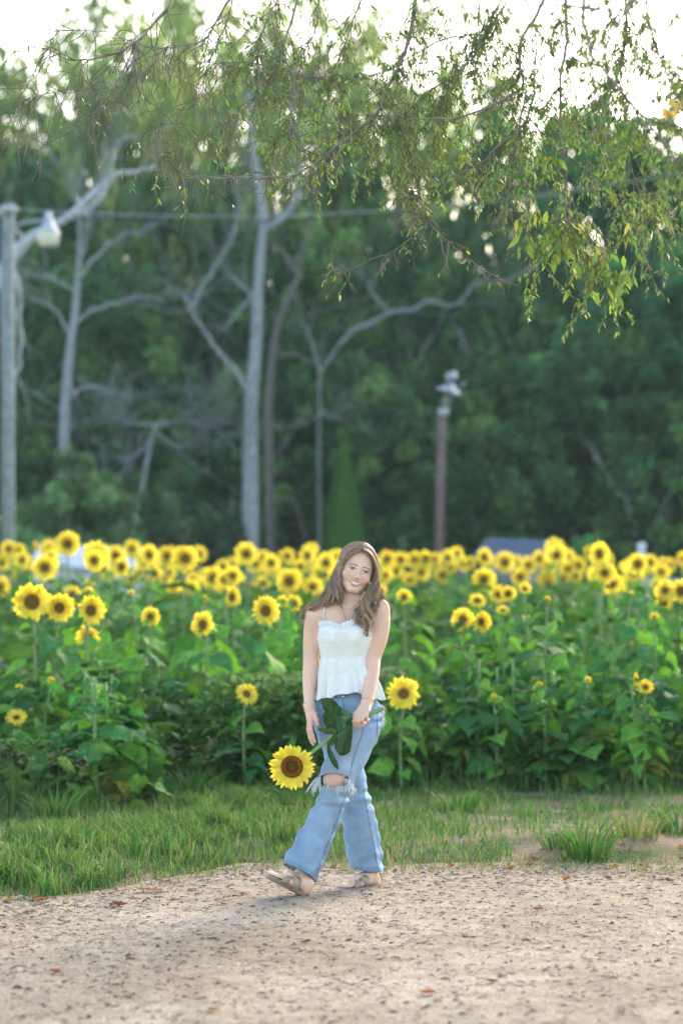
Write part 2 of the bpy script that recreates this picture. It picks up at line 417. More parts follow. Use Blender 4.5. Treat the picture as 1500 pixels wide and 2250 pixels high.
# ---------------------------------------------------------------- grass verge
def blades(n, xr, yr, hmin, hmax, wid, cols, seed, dens=None, lean=0.5, cluster=0):
    r = np.random.default_rng(seed)
    x = r.uniform(*xr, n); y = r.uniform(*yr, n)
    if cluster:
        cx = r.uniform(*xr, cluster); cy = r.uniform(*yr, cluster); k = r.integers(0, cluster, n)
        x = cx[k] + r.normal(0, .045, n); y = cy[k] + r.normal(0, .045, n)
    keep = r.uniform(0, 1, n) < (dens(x, y) if dens is not None else 1)
    x, y = x[keep], y[keep]; n = len(x)
    z = gz(x, y); h = r.uniform(hmin, hmax, n) * (0.75 + 0.5 * (noise(x, y, f=2.0, seed=3) * .5 + .5))
    a = r.uniform(0, 2 * math.pi, n); ln = r.uniform(0.1, lean, n) * h; w = wid * r.uniform(.6, 1.4, n)
    b = r.uniform(0, 2 * math.pi, n)
    dx, dy = np.cos(a) * ln, np.sin(a) * ln; wx, wy = np.cos(b) * w / 2, np.sin(b) * w / 2
    V = np.zeros((n, 5, 3))
    V[:, 0] = np.stack([x - wx, y - wy, z - .01], -1); V[:, 1] = np.stack([x + wx, y + wy, z - .01], -1)
    mx, my, mz = x + dx * .35, y + dy * .35, z + h * .6
    V[:, 2] = np.stack([mx + wx * .8, my + wy * .8, mz], -1); V[:, 3] = np.stack([mx - wx * .8, my - wy * .8, mz], -1)
    V[:, 4] = np.stack([x + dx, y + dy, z + h * r.uniform(.75, 1, n)], -1)
    o = (np.arange(n) * 5)[:, None]
    Q = o + np.array([[0, 1, 2, 3]]); T = o + np.array([[3, 2, 4]])
    C = np.asarray(cols)[r.integers(0, len(cols), n)] * r.uniform(.75, 1.25, (n, 1))
    return V.reshape(-1, 3), Q, T, np.repeat(C, 5, 0)
GC = [(.055, .17, .035), (.08, .22, .04), (.12, .25, .05), (.045, .14, .045), (.18, .24, .08)]
def dens_main(x, y):
    e = (y - verge(x)) / .35
    bare = noise(x, y, f=1.6, seed=2) * .5 + .5
    right = np.clip((x - .1) / 1.2, 0, 1)
    p = np.clip(e, 0, 1) * (1 - .75 * right * (bare > .55)) * (1 - .68 * right)
    hole = np.exp(-((x - 1.15) / .38) ** 2 - ((y - 12.75) / .22) ** 2)
    hole2 = np.exp(-((x - 1.8) / .3) ** 2 - ((y - 12.7) / .22) ** 2)
    return p * (1 - np.clip(1.5 * hole, 0, 1)) * (1 - np.clip(1.3 * hole2, 0, 1))
mb = MB()
mb.add(*blades(130000, (-5, 5), (10.7, 17.2), .02, .075, .006, GC, 11, dens_main, .9))
mb.add(*blades(30000, (-5, -.1), (11.0, 17.5), .05, .17, .007, GC + [(.2, .28, .08)], 12, dens_main, 1.0, cluster=420))
mb.add(*blades(12000, (-.2, 5), (12.4, 17.5), .03, .12, .006, GC + [(.2, .28, .08)], 13, dens_main, 1.1, cluster=200))
mb.add(*blades(9000, (-5, 5), (15.8, 17.8), .08, .26, .009, [(.05, .12, .035), (.08, .16, .04), (.12, .2, .05)], 14, None, .5))
mb.add(*blades(9000, (-5, 5), (11.2, 16.5), .03, .14, .004, [(.34, .32, .18), (.27, .27, .14)], 16, dens_main, 1.3))
tag(mb.build('grass', M['grass']), 'soft green grass growing along the verge between road and sunflowers', 'grass', kind='stuff')
mb = MB()
mb.add(*blades(11000, (-2.6, 2.6), (10.3, 12.7), .015, .06, .005, [(.2, .24, .08), (.3, .28, .13), (.14, .2, .05)], 15, lambda x, y: np.exp(-((y - verge(x)) / .28) ** 2), 1.2))
tag(mb.build('dry_grass', M['grass']), 'thin pale grass straggling onto the edge of the dirt road', 'grass', kind='stuff')

# tufts that stand out: each its own thing
def tuft(px, py, h, n, rad, label, seed, cols=GC, seedheads=0):
    d = FPX * CAMH / (py - HY); x0 = (px - 750) / FPX * d
    mb = MB(); r = np.random.default_rng(seed)
    for k in range(n):
        a = r.uniform(0, 6.28); rr = rad * math.sqrt(r.uniform()); hh = h * r.uniform(.5, 1.0)
        p0 = np.array([math.cos(a) * rr, math.sin(a) * rr, -.01]); out = rr / rad * .6 + r.uniform(.1, .45)
        P = np.array([p0, p0 + [math.cos(a) * out * hh * .3, math.sin(a) * out * hh * .3, hh * .6], p0 + [math.cos(a) * out * hh, math.sin(a) * out * hh, hh * r.uniform(.7, 1)]])
        P = spline(P, 5); b = r.uniform(0, 6.28); w = np.array([1, 1, .8, .5, .05]) * .005
        wv = np.array([math.cos(b), math.sin(b), 0])
        V = np.stack([P - wv * w[:, None], P + wv * w[:, None]], 1).reshape(-1, 3)
        c = np.array(cols[r.integers(len(cols))]) * r.uniform(.8, 1.25)
        mb.add(V, [[2 * i, 2 * i + 1, 2 * i + 3, 2 * i + 2] for i in range(4)], None, c)
    z0 = float(gz(np.array(x0), np.array(d)))
    if seedheads == 0:
        o = mb.build('grass_tuft', M['grass']); o.location = (x0, d, z0)
        return tag(o, label, 'grass tuft', 'tufts of grass along the verge')
    t = empty('seeding_grass', (x0, d, z0)); tag(t, label, 'grass', 'seeding grass clumps at the field edge')
    mb.build('leaves', M['grass'], t)
    s = MB()
    for k in range(seedheads):
        a = r.uniform(0, 6.28); p0 = np.array([math.cos(a), math.sin(a), 0]) * r.uniform(0, rad); hh = h * r.uniform(1.0, 1.5)
        P = spline([p0, p0 + [0.1 * hh * math.cos(a), .1 * hh * math.sin(a), hh * .6], p0 + [.35 * hh * math.cos(a), .35 * hh * math.sin(a), hh]], 7)
        tube(s, P, np.linspace(.0018, .001, 7), 3, (.2, .24, .1))
        for q in range(5):
            b = r.uniform(0, 6.28); L_ = h * r.uniform(.12, .25); st = P[-1 - q % 2]
            tube(s, [st, st + [math.cos(b) * L_ * .6, math.sin(b) * L_ * .6, L_ * .4], st + [math.cos(b) * L_, math.sin(b) * L_, L_ * .3]], [.002, .0028, .001], 3, (.32, .32, .18))
    s.build('seed_heads', M['grass'], t)
    return t
tuft(1285, 1893, .26, 130, .11, 'bright tuft of grass on the eroded bank right of the road edge', 1)
tuft(1225, 1880, .15, 60, .08, 'small tuft left of the bright one on the bank', 2)
tuft(1395, 1868, .2, 80, .12, 'thin yellowish tuft right of the bright one on the bank', 3, [(.2, .24, .08), (.26, .26, .1)])
tuft(1490, 1850, .22, 90, .12, 'grass tuft at the right edge of the verge', 4)
tuft(255, 1935, .1, 60, .10, 'low tuft of grass creeping onto the road left of the fallen leaves', 5)
tuft(60, 1950, .12, 90, .14, 'low spreading tuft at the left end of the road edge', 6)
tuft(1010, 1805, .18, 60, .1, 'tuft standing right behind the young woman on the verge', 7)
for k, (px, py, h) in enumerate([(470, 1725, .26), (545, 1735, .24), (330, 1750, .22), (420, 1775, .18), (605, 1740, .18), (225, 1790, .18), (120, 1820, .18), (385, 1715, .27), (650, 1790, .13), (30, 1800, .2)]):
    tuft(px, py, h * 1.45, 90, .13, 'seeding grass clump with pale feathery heads left of the young woman', 20 + k, seedheads=14)

# ---------------------------------------------------------------- sunflowers
LT = np.array([-.06, .06, .22, .42, .62, .82, 1.0]); LW = np.array([.17, .36, .45, .42, .30, .14, .0])
def leaf_template(droop, fold, r):
    V = []
    for k in range(7):
        for s in (-1, -.5, 0, .5, 1):
            t = LT[k] - (0.07 * abs(s) if k == 0 else 0)
            V.append([LW[k] * s * (1 + r.normal(0, .05)), t, fold * abs(s) * LW[k] * 1.6 - droop * t * t + .035 * math.sin(7 * t + 3 * s) + (.05 if abs(s) == 1 and k % 2 else 0)])
    return np.array(V)
LQ = np.array([[a * 5 + b, a * 5 + b + 1, a * 5 + b + 6, a * 5 + b + 5] for a in range(6) for b in range(4)])

def petal_ring(mb, Rr, r0, n, c, r, lift, twist=0.0, w=.115):
    for k in range(n):
        a = 2 * math.pi * k / n + r.normal(0, .05) + twist
        L_ = (Rr - r0) * r.uniform(.82, 1.1); hw = w * Rr * r.uniform(.8, 1.15); bend = r.normal(0, .18); cur = r.normal(0, .12)
        V = []
        for t, ww in ((0, .45), (.3, .95), (.6, 1.0), (.85, .55), (1.0, .02)):
            for s in (-1, 0, 1):
                V.append([s * hw * ww + bend * L_ * t * t, r0 * .9 + L_ * t * math.cos(lift * .6), (lift * t + cur * t * t) * L_ - abs(s) * -.12 * hw])
        V = np.array(V) @ rz(a - math.pi / 2).T
        cc = np.array(c) * r.uniform(.85, 1.1) * np.array([1, r.uniform(.88, 1.06), 1])
        mb.add(V, [[q * 3 + s, q * 3 + s + 1, q * 3 + s + 4, q * 3 + s + 3] for q in range(4) for s in range(2)], None, cc)

YEL = (.98, .87, .08)
def flower_head(parent, Rr, seed, Mx, off, npet=30, open_=0.12, green=.0, discf=.42, hi=False):
    """head facing local +z, turned by Mx and moved to off"""
    r = np.random.default_rng(seed)
    rd = Rr * discf
    d = MB(); prof = [(0.0001, .09 * Rr), (rd * .3, .085 * Rr), (rd * .42, .10 * Rr), (rd * .8, .09 * Rr), (rd, .03 * Rr), (rd * .95, -.03 * Rr), (rd * .5, -.14 * Rr), (.0001, -.2 * Rr)]
    lathe(d, prof, 20 if not hi else 36)
    cols = np.array([(.14, .11, .025), (.13, .10, .025), (.16, .07, .015), (.22, .10, .015), (.42, .24, .015), (.07, .16, .04), (.07, .16, .04), (.07, .16, .04)])
    d.C = [np.repeat(cols, 20 if not hi else 36, 0)]
    if hi:                       # florets on the near face of the big flower
        g = 2.39996
        for k in range(520):
            q = math.sqrt(k / 520) * rd * .98; a = k * g
            zc = np.interp(q, [p[0] for p in prof[:5]], [p[1] for p in prof[:5]])
            p = np.array([math.cos(a) * q, math.sin(a) * q, zc]); s = .018 * Rr
            f = q / rd
            c = (.12, .12, .02) if f < .28 else ((.14, .05, .01) if f < .55 else ((.34, .14, .012) if (k % 3) else (.16, .06, .01)))
            d.add(p + np.array([[-s, -s, 0], [s, -s, 0], [s, s, 0], [-s, s, 0], [0, 0, s * 2.2]]), None, [[0, 1, 4], [1, 2, 4], [2, 3, 4], [3, 0, 4]], c)
    p = MB()
    petal_ring(p, Rr, rd, npet, YEL, r, open_, w=.100 * 30 / npet)
    petal_ring(p, Rr * .93, rd, npet - 5, (YEL[0] * .95, YEL[1] * .93, YEL[2]), r, open_ + .25, .1, w=.11 * 30 / npet)
    s = MB(); petal_ring(s, Rr * .62, rd * .8, 16, (.07, .15, .035), r, -.1, w=.12)
    for b in (d, p, s): b.V = [v @ Mx.T + off for v in b.V]
    s.V = [v - (Mx @ np.array([0, 0, .05 * Rr])) for v in s.V]
    h = d.build('flower_head', M['disc'], parent)
    p.build('petals', M['petal'], h); s.build('sepals', M['leaf'], h)
    return h

def plant(x, y, H, seed, head=None, nleaf=16, lscale=1.0, spread=1.0, bud=False, z0=0.0, name='sunflower'):
    """H = height of the head; head = (radius, yaw, pitch) with yaw 0 / pitch 0 facing the road"""
    r = np.random.default_rng(seed)
    root = empty(name, (x, y, z0))
    lean = r.normal(0, .035, 2)
    ex, ey = lean[0] * H, lean[1] * H
    if head is not None: ex = ey = 0.0
    bow = r.normal(0, .03, 2)
    zs = np.linspace(0, 1, 8)
    hook = np.zeros(3)
    top = np.array([ex, ey, H])
    if head is not None:
        Rr, yaw, pit = head
        Mx = rz(yaw) @ rx(math.pi / 2 - pit)       # +z -> towards -y
        nrm = Mx @ np.array([0, 0, 1.0])
        top = np.array([0, 0, H]) - nrm * .2 * Rr
        neck = top - nrm * .35 * Rr - np.array([0, 0, .4 * Rr])
    P = np.stack([bow[0] * np.sin(zs * math.pi) + ex * zs, bow[1] * np.sin(zs * math.pi) + ey * zs, zs * (H - (.1 if head else 0))], -1)
    if head is not None:
        P[:, :2] += neck[:2] * zs[:, None]; P[:, 2] = zs * neck[2]
        P = np.vstack([P, [0.5 * (neck + top) + np.array([0, 0, .12 * Rr]), top]])
    st = MB(); rad = np.linspace(.014, .008, len(P)) * (0.8 + .3 * H / 1.5); tube(st, P, rad, 6)
    lf = MB()
    for k in range(nleaf):
        f = .12 + (.74 if head is not None else .84) * (k + r.uniform(0, .9)) / nleaf
        pz = f * (len(P) - 1); i = int(min(pz, len(P) - 2)); p0 = P[i] * (1 - (pz - i)) + P[i + 1] * (pz - i)
        a = k * 2.4 + r.normal(0, .4); L_ = (.105 + .115 * math.sin(math.pi * min(1, f * 1.15)) ** .8) * r.uniform(.75, 1.2) * lscale * (1 if f < .66 else .55)
        pet = L_ * r.uniform(.35, .6) * spread; up = r.uniform(.1, .5)
        dirv = np.array([math.cos(a), math.sin(a), 0])
        p1 = p0 + dirv * pet + np.array([0, 0, pet * up])
        tube(st, [p0, (p0 + p1) / 2 + [0, 0, .01], p1], [.005, .004, .003], 4)
        v = leaf_template(r.uniform(.15, .55), r.uniform(-.1, .35), r) * L_
        v = v @ rx(r.uniform(-.75, .15) + (-.25 if f > .7 else 0)).T @ ry(r.normal(0, .35)).T @ rz(a - math.pi / 2).T + p1
        g = r.uniform(.8, 1.2)
        c = np.array((.065, .21, .065)) * g if r.uniform() < .5 else np.array((.15, .36, .06)) * g
        if f < .25 and r.uniform() < .25: c = np.array((.30, .32, .05))
        lf.add(v, LQ, None, c)
    if head is None:                       # closed green bud and young leaves at the tip
        for q in range(7):
            a = q * .9; v = leaf_template(.1, .3, r) * .07
            v = v @ rx(.9).T @ rz(a).T + P[-1]
            lf.add(v, LQ, None, (.13, .25, .06))
    st.build('stem', M['stalk'], root); lf.build('leaves', M['leaf'], root)
    if head is not None:
        flower_head(root, Rr, seed + 1000, Mx, np.array([0, 0, H]), npet=24 + int(r.integers(0, 8)), open_=r.uniform(-.05, .3), discf=r.uniform(.30, .40))
    return root

# measured heads: photo x, y, width, yaw deg (+ turns to the right), pitch deg (+ looks up), label
HEADS = [
 (149, 1195, 50, 5, 0, 'tallest sunflower of the left third, standing clear against the dark trees'),
 (110, 1208, 40, 25, 5, None), (78, 1202, 22, 60, 10, None), (20, 1207, 36, -20, 0, None), (42, 1210, 30, 20, 0, None), (5, 1237, 34, 0, 0, None),
 (99, 1247, 50, 0, 0, 'round sunflower directly below the tallest one at left'), (62, 1237, 34, 65, 0, None),
 (211, 1220, 54, 0, 0, 'large sunflower in front of the pale blue shed roof'),
 (290, 1207, 36, 10, 5, None), (319, 1230, 46, 35, 0, 'sunflower with narrow turned disc in the top row at left'), (367, 1222, 42, 20, 0, None),
 (407, 1227, 54, 0, 0, 'widest sunflower in the top row below the dead pale trunk, left of it'), (437, 1218, 34, 15, 0, None),
 (468, 1270, 46, 0, 0, 'sunflower standing alone below the top row, left of the pale trunk'), (0, 1290, 44, 10, 0, 'sunflower cut by the left edge of the photo'),
 (71, 1322, 74, 0, 0, 'biggest sunflower of the field, at far left in the front row'),
 (131, 1335, 58, 8, 0, 'sunflower touching the right side of the biggest bloom at far left'),
 (200, 1341, 58, 28, 5, 'sunflower turned to the right, above a smaller bloom at left'),
 (194, 1399, 48, -5, 0, 'smaller sunflower just below the one turned to the right'),
 (331, 1355, 38, 0, 0, 'small sunflower alone among dark leaves at left'),
 (446, 1372, 50, -25, 10, 'sunflower alone above the dark leaves with an orange tinted disc'),
 (37, 1577, 42, 0, 45, 'low drooping sunflower near the ground at the left edge'),
 (198, 1282, 22, 0, 30, None), (195, 1300, 20, 0, 30, None), (287, 1273, 28, 30, 30, None), (288, 1303, 15, 0, 40, None),
 (260, 1240, 30, 0, 10, None), (357, 1283, 18, 40, 20, None), (422, 1270, 24, 50, 20, None), (450, 1316, 18, 70, 0, None),
 (43, 1510, 16, 0, 50, None), (113, 1495, 16, 0, 50, None), (147, 1570, 14, 0, 50, None),
 (541, 1217, 46, 0, 0, 'sunflower at the foot of the pale dead trunk'), (509, 1312, 44, 50, 0, 'sunflower turned side on, left of the large tilted one'),
 (583, 1342, 60, 25, 5, 'large tilted sunflower left of the young woman'), (598, 1250, 40, 20, 0, None),
 (635, 1277, 50, 5, 0, 'sunflower with round dark disc beside the young woman at left'), (631, 1222, 32, 0, 0, None),
 (683, 1208, 30, 10, 0, 'small sunflower sticking up above the others left of her head'), (660, 1245, 30, 0, 0, None), (700, 1255, 40, 10, 0, None), (722, 1240, 38, 0, 0, None),
 (645, 1325, 32, 20, 0, 'small sunflower just right of the large tilted one'), (622, 1322, 24, -20, 0, None), (542, 1525, 46, 20, 30, 'low half hidden sunflower among the weeds left of her arm'),
 (520, 1275, 36, 0, 0, None), (560, 1240, 36, 0, 0, None), (580, 1225, 30, 0, 0, None), (490, 1245, 30, 0, 10, None), (742, 1225, 32, 0, 0, None),
 (886, 1524, 64, 0, 15, 'sunflower low at the right of her hip'), (887, 1312, 32, 0, 0, 'small sunflower right of her shoulder'),
 (850, 1228, 34, 0, 0, None), (880, 1230, 32, 10, 0, None), (910, 1230, 34, -10, 0, None), (935, 1228, 34, 0, 0, None), (870, 1255, 30, 0, 0, None), (925, 1258, 36, 0, 0, None), (900, 1275, 30, 0, 0, None),
 (955, 1228, 26, 0, 0, None), (972, 1264, 36, -15, 0, None), (990, 1248, 24, 20, 0, None), (1003, 1217, 30, -30, 10, 'small yellow bloom above the row, left of the shed'),
 (1032, 1236, 26, 30, 0, None), (1062, 1274, 48, 15, 0, 'large sunflower in the right half, below the left end of the shed roof'), (1076, 1230, 24, 60, 0, None), (1108, 1236, 42, 0, 5, 'sunflower in front of the dark shed roof'),
 (1116, 1305, 32, 0, 5, 'small sunflower above the pair at right centre'), (1048, 1320, 34, 0, 40, None), (1016, 1361, 46, -8, 0, 'left bloom of the pair standing close together right of the young woman'),
 (1056, 1366, 44, 40, 0, 'right bloom of the pair standing close together right of the young woman'), (1104, 1342, 28, 0, 55, None), (1146, 1364, 24, 70, 0, None),
 (1142, 1268, 36, 0, 0, None), (1160, 1242, 34, 0, 10, None), (1200, 1274, 40, 10, 0, None), (1206, 1244, 34, 0, 10, None), (1218, 1205, 40, 0, 5, 'tall sunflower beside the right end of the shed roof'),
 (1245, 1224, 32, 0, 15, None), (1245, 1248, 36, 0, 0, None), (1244, 1278, 40, 0, 0, 'lowest sunflower of the stacked group below the round bush'), (1270, 1243, 36, 25, 0, None),
 (1294, 1216, 32, 30, 15, 'tall sunflower in front of the round bush'), (1313, 1263, 42, -30, 0, 'sunflower facing left, below the round bush'), (1353, 1288, 44, 0, 0, 'round sunflower standing apart left of the white post'),
 (1368, 1246, 20, 0, 20, None), (1457, 1236, 26, 0, 60, None), (1460, 1298, 44, -10, 15, 'upper left bloom of the cluster at the right edge'), (1495, 1298, 46, 0, 0, 'sunflower of the cluster cut by the right edge'),
 (1456, 1324, 36, 15, 0, 'lower bloom of the cluster at the right edge'), (1436, 1356, 22, 0, 60, None), (1394, 1492, 28, 65, 0, 'drooping side on sunflower low at the right'), (1417, 1510, 32, 0, 35, 'small low sunflower next to the drooping one at the right'),
 (1290, 1494, 16, 0, 50, None), (1184, 1504, 14, 0, 50, None), (1084, 1530, 14, 0, 50, None), (1152, 1294, 26, 0, 30, None), (1398, 1286, 18, 0, 40, None), (1202, 1316, 12, 0, 40, None), (1386, 1304, 12, 0, 40, None),
]
GRP = 'sunflowers in the crowded field'
def ztop(d, py): return CAMH - (py - HY) / FPX * d
for k, (px, py, w, yaw, pit, lab) in enumerate(HEADS):
    rr_ = random.Random(k)
    if py > 1290: d = max(16.7, min(19.0, FPX * .2 / max(w, 20))) if w > 30 else rr_.uniform(16.9, 18.6)
    else: d = min(31, max(17.5, FPX * .235 / w))
    if py > 1335 and w > 30: d = 17.4
    if w >= 58: d = 16.7 + rr_.uniform(0, .4)
    if py > 1450: d = 15.92 if w > 20 else 16.2
    p = W(px, py, d); Rr = w / 2 / FPX * d * 1.25
    H = p[2]
    o = plant(p[0], d, H, 100 + k, (Rr, R(yaw + rr_.uniform(-6, 6)), R(pit - 2)), nleaf=22 if d < 19.5 else 12, lscale=1.0 if H > .9 else .72)
    if lab: tag(o, lab, 'sunflower')
    elif w < 20: tag(o, 'half opened sunflower showing only a little yellow among the leaves', 'sunflower', 'small half opened sunflowers among the leaves')
    else: tag(o, 'sunflower crowded among others in the yellow band along the top of the field', 'sunflower', GRP)

# fill the field with copies: blooms farther back, leafy plants in front
def copy_tree(o, loc, rot, sc):
    c = o.copy(); COL.objects.link(c); c.location = loc; c.rotation_euler = (0, 0, rot); c.scale = (sc[0], sc[0], sc[1])
    for ch in list(o.children):
        k = ch.copy(); COL.objects.link(k); k.parent = c
        for g in list(ch.children):
            q = g.copy(); COL.objects.link(q); q.parent = k
    return c
protos = []
for k in range(6):
    o = plant(-3.5 + k * 1.2, 34.5, 1.62, 500 + k, (.118, R(rng.uniform(-25, 25)), R(rng.uniform(-5, 30))), nleaf=9)
    tag(o, 'sunflower crowded among others in the yellow band along the top of the field', 'sunflower', GRP); protos.append(o)
leafy = []
for k in range(7):
    o = plant(-3.2 + k * 1.05, 18.6 + .3 * (k % 2), 1.0 + .05 * (k % 3), 600 + k, None, nleaf=24, lscale=1.12)
    tag(o, 'leafy green sunflower plant without a bloom in the front of the field', 'sunflower plant', 'leafy sunflower plants without blooms'); leafy.append(o)
rp = random.Random(5)
cnt = 0
for k in range(105):
    d = 20 + 15 * (rp.random() ** .8); x = rp.uniform(-1, 1) * (d * .17 + .5)
    H = rp.uniform(1.24, 1.66) + (d - 20) * .004
    s = rp.uniform(.8, 1.05)
    copy_tree(rp.choice(protos), (x, d, 0), R(rp.uniform(-20, 20)), (s, H / 1.62)); cnt += 1
for k in range(78):
    d = 16.2 + 3.8 * rp.random() ** 1.3; x = rp.uniform(-1, 1) * (d * .155 + .6)
    if k < 14: d = 14.9 + .09 * k; x = -1.35 - rp.random() * 1.2
    H = rp.uniform(.75, 1.0) if d < 16.2 else rp.uniform(.85, 1.28) if d < 17.6 else rp.uniform(1.05, 1.4)
    s = rp.uniform(.85, 1.2)
    for q, (px, py, w, *_r) in enumerate(HEADS):     # keep the measured blooms in the open
        xx = (px - 750) / FPX * d
        if w > 20 and abs(xx - x) < .42: H = min(H, ztop(d, py) - .20)
    if H < .45: continue
    copy_tree(rp.choice(leafy), (x, d, 0), rp.uniform(0, 6.28), (s, H / 1.05)); cnt += 1

# weeds and low leaves that fill the foot of the field
r = np.random.default_rng(9); mb = MB()
lt = leaf_template(.3, .15, r)
def weedpatch(n, xr, yr, zr, size, cols):
    for k in range(n):
        x = r.uniform(*xr); y = r.uniform(*yr); z = r.uniform(*zr) ** 1; s = size * r.uniform(.5, 1.4)
        v = lt * s * np.array([.8, 1, 1]); v = v @ rx(r.uniform(-.8, .5)).T @ ry(r.normal(0, .4)).T @ rz(r.uniform(0, 6.28)).T + [x, y, z]
        mb.add(v[::1], LQ, None, np.array(cols[r.integers(len(cols))]) * r.uniform(.7, 1.3))
weedpatch(4200, (-4.2, 4.2), (16.0, 19.0), (.03, .75), .13, [(.06, .17, .045), (.10, .22, .05), (.05, .14, .05)])
weedpatch(700, (-4.2, -1.1), (14.5, 16.0), (.03, .5), .12, [(.06, .17, .045), (.10, .22, .05)])
weedpatch(1500, (.4, 4), (16.0, 16.9), (.03, .42), .07, [(.12, .2, .05), (.08, .17, .04), (.2, .24, .07)])
weedpatch(900, (-4, -1.2), (15.6, 16.8), (.03, .5), .09, [(.07, .15, .04), (.10, .19, .04)])
weedpatch(3600, (-.9, .0), (16.0, 17.0), (.03, .8), .055, [(.19, .30, .10), (.12, .25, .07)])
weedpatch(1600, (-5.5, 5.5), (20, 33), (.5, 1.35), .22, [(.09, .18, .05), (.07, .15, .04)])
tag(mb.build('weeds', M['leaf']), 'tangle of weeds and low leaves filling the foot of the sunflower field', 'weeds', kind='stuff')
# ---------------------------------------------------------------- woods behind the field
def crown_mesh(seed, rx_, rz_, nclump, per, leaf, cols, name='crown', flat=1.0):
    """leaf-sized faces in clumps spread through an uneven crown volume, centred on the origin"""
    r = np.random.default_rng(seed)
    v = r.normal(size=(nclump, 3)); v /= np.linalg.norm(v, axis=1, keepdims=True)
    rad = r.uniform(.35, 1.0, nclump) ** .5
    lob = 1 + .22 * noise(v[:, 0] * 2, v[:, 1] * 2, v[:, 2] * 2, f=1.2, seed=seed % 5)
    c = v * (rad * lob)[:, None] * np.array([rx_, rx_, rz_])
    cr = r.uniform(.5, 1.0, nclump) * rx_ * .30
    k = np.repeat(np.arange(nclump), per); n = len(k)
    d = r.normal(size=(n, 3)); d /= np.linalg.norm(d, axis=1, keepdims=True)
    P = c[k] + d * (cr[k] * r.uniform(.3, 1, n) ** .5)[:, None] * np.array([1, 1, .65 * flat])
    s = leaf * r.uniform(.6, 1.4, n)
    a = r.normal(size=(n, 3)); a /= np.linalg.norm(a, axis=1, keepdims=True); a[:, 2] *= .6
    b = np.cross(a, r.normal(size=(n, 3))); b /= np.linalg.norm(b, axis=1, keepdims=True)
    V = np.stack([P - a * s[:, None] * .5, P + b * s[:, None] * .35, P + a * s[:, None] * .5, P - b * s[:, None] * .35], 1).reshape(-1, 3)
    Q = np.arange(n * 4).reshape(-1, 4)
    cc = np.asarray(cols)[r.integers(0, len(cols), nclump)] * r.uniform(.45, 1.7, (nclump, 1))
    C = cc[k] * r.uniform(.8, 1.2, (n, 1))
    mb = MB(); mb.add(V, Q, None, np.repeat(C, 4, 0))
    return mb.mesh(name, M['treeleaf'], smooth=False)
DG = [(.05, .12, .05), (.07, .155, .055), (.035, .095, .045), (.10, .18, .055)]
LG = [(.20, .29, .10), (.26, .34, .11), (.15, .23, .08), (.31, .37, .15)]  # back-row leaves: glow of sun through the crowns put into the colour
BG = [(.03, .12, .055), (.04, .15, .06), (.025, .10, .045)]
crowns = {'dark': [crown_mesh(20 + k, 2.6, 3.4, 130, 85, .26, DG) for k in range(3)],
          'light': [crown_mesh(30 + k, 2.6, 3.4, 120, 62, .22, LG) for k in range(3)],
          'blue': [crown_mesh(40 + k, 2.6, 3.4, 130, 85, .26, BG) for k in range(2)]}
def branchy(mb, p, d, L_, rad, depth, r, c, up=.15, spread=.6, seg=6, kids=(2, 4), droop=0.0):
    P = [np.array(p, float)]; d = unit(d)
    for i in range(seg):
        d = unit(d + r.normal(0, .16, 3) + np.array([0, 0, up * .3 - droop])); P.append(P[-1] + d * L_ / seg)
    P = np.array(P); rr = np.linspace(rad, rad * .45, len(P)); tube(mb, P, rr, 6 if rad > .03 else 4, c)
    if depth > 0:
        for k in range(int(r.integers(kids[0], kids[1] + 1))):
            i = int(r.integers(2, seg + 1)); nd = unit(d + r.normal(0, spread, 3) + np.array([0, 0, up]))
            branchy(mb, P[i], nd, L_ * r.uniform(.45, .75), rr[i] * .62, depth - 1, r, c, up, spread, seg, kids, droop)
    return P
def trunk_mesh(seed, h, rad, c=(.2, .2, .2)):
    r = np.random.default_rng(seed); mb = MB()
    P = branchy(mb, (0, 0, -.1), (r.normal(0, .03), r.normal(0, .03), 1), h, rad, 0, r, c, up=.8, seg=8)
    for k in range(6):
        i = 3 + k % 5; a = r.uniform(0, 6.28)
        branchy(mb, P[i], (math.cos(a), math.sin(a), .9), h * .35, rad * .4, 1, r, c)
    return mb.mesh('trunk', M['bark'])
trunks = [trunk_mesh(60 + k, 7.0, .2) for k in range(3)]

TL = {'dark': 'dark green broadleaf tree in the shaded woods behind the field', 'light': 'olive green tree, its leaves coloured as sunlit, in the back row of the woods', 'blue': 'deep bluish green tree in the woods at the right'}
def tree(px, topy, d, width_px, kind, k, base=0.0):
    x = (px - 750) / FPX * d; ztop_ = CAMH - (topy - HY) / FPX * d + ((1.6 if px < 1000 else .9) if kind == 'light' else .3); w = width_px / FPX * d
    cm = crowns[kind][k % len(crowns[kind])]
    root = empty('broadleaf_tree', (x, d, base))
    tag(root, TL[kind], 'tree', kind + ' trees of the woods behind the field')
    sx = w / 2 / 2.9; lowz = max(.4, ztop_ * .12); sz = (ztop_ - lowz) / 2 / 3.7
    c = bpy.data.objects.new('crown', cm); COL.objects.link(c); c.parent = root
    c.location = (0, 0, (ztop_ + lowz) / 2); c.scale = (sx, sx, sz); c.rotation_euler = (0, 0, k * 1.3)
    t = bpy.data.objects.new('trunk', trunks[k % 3]); COL.objects.link(t); t.parent = root
    t.scale = (sx, sx, ztop_ * .75 / 7.0)
    return root
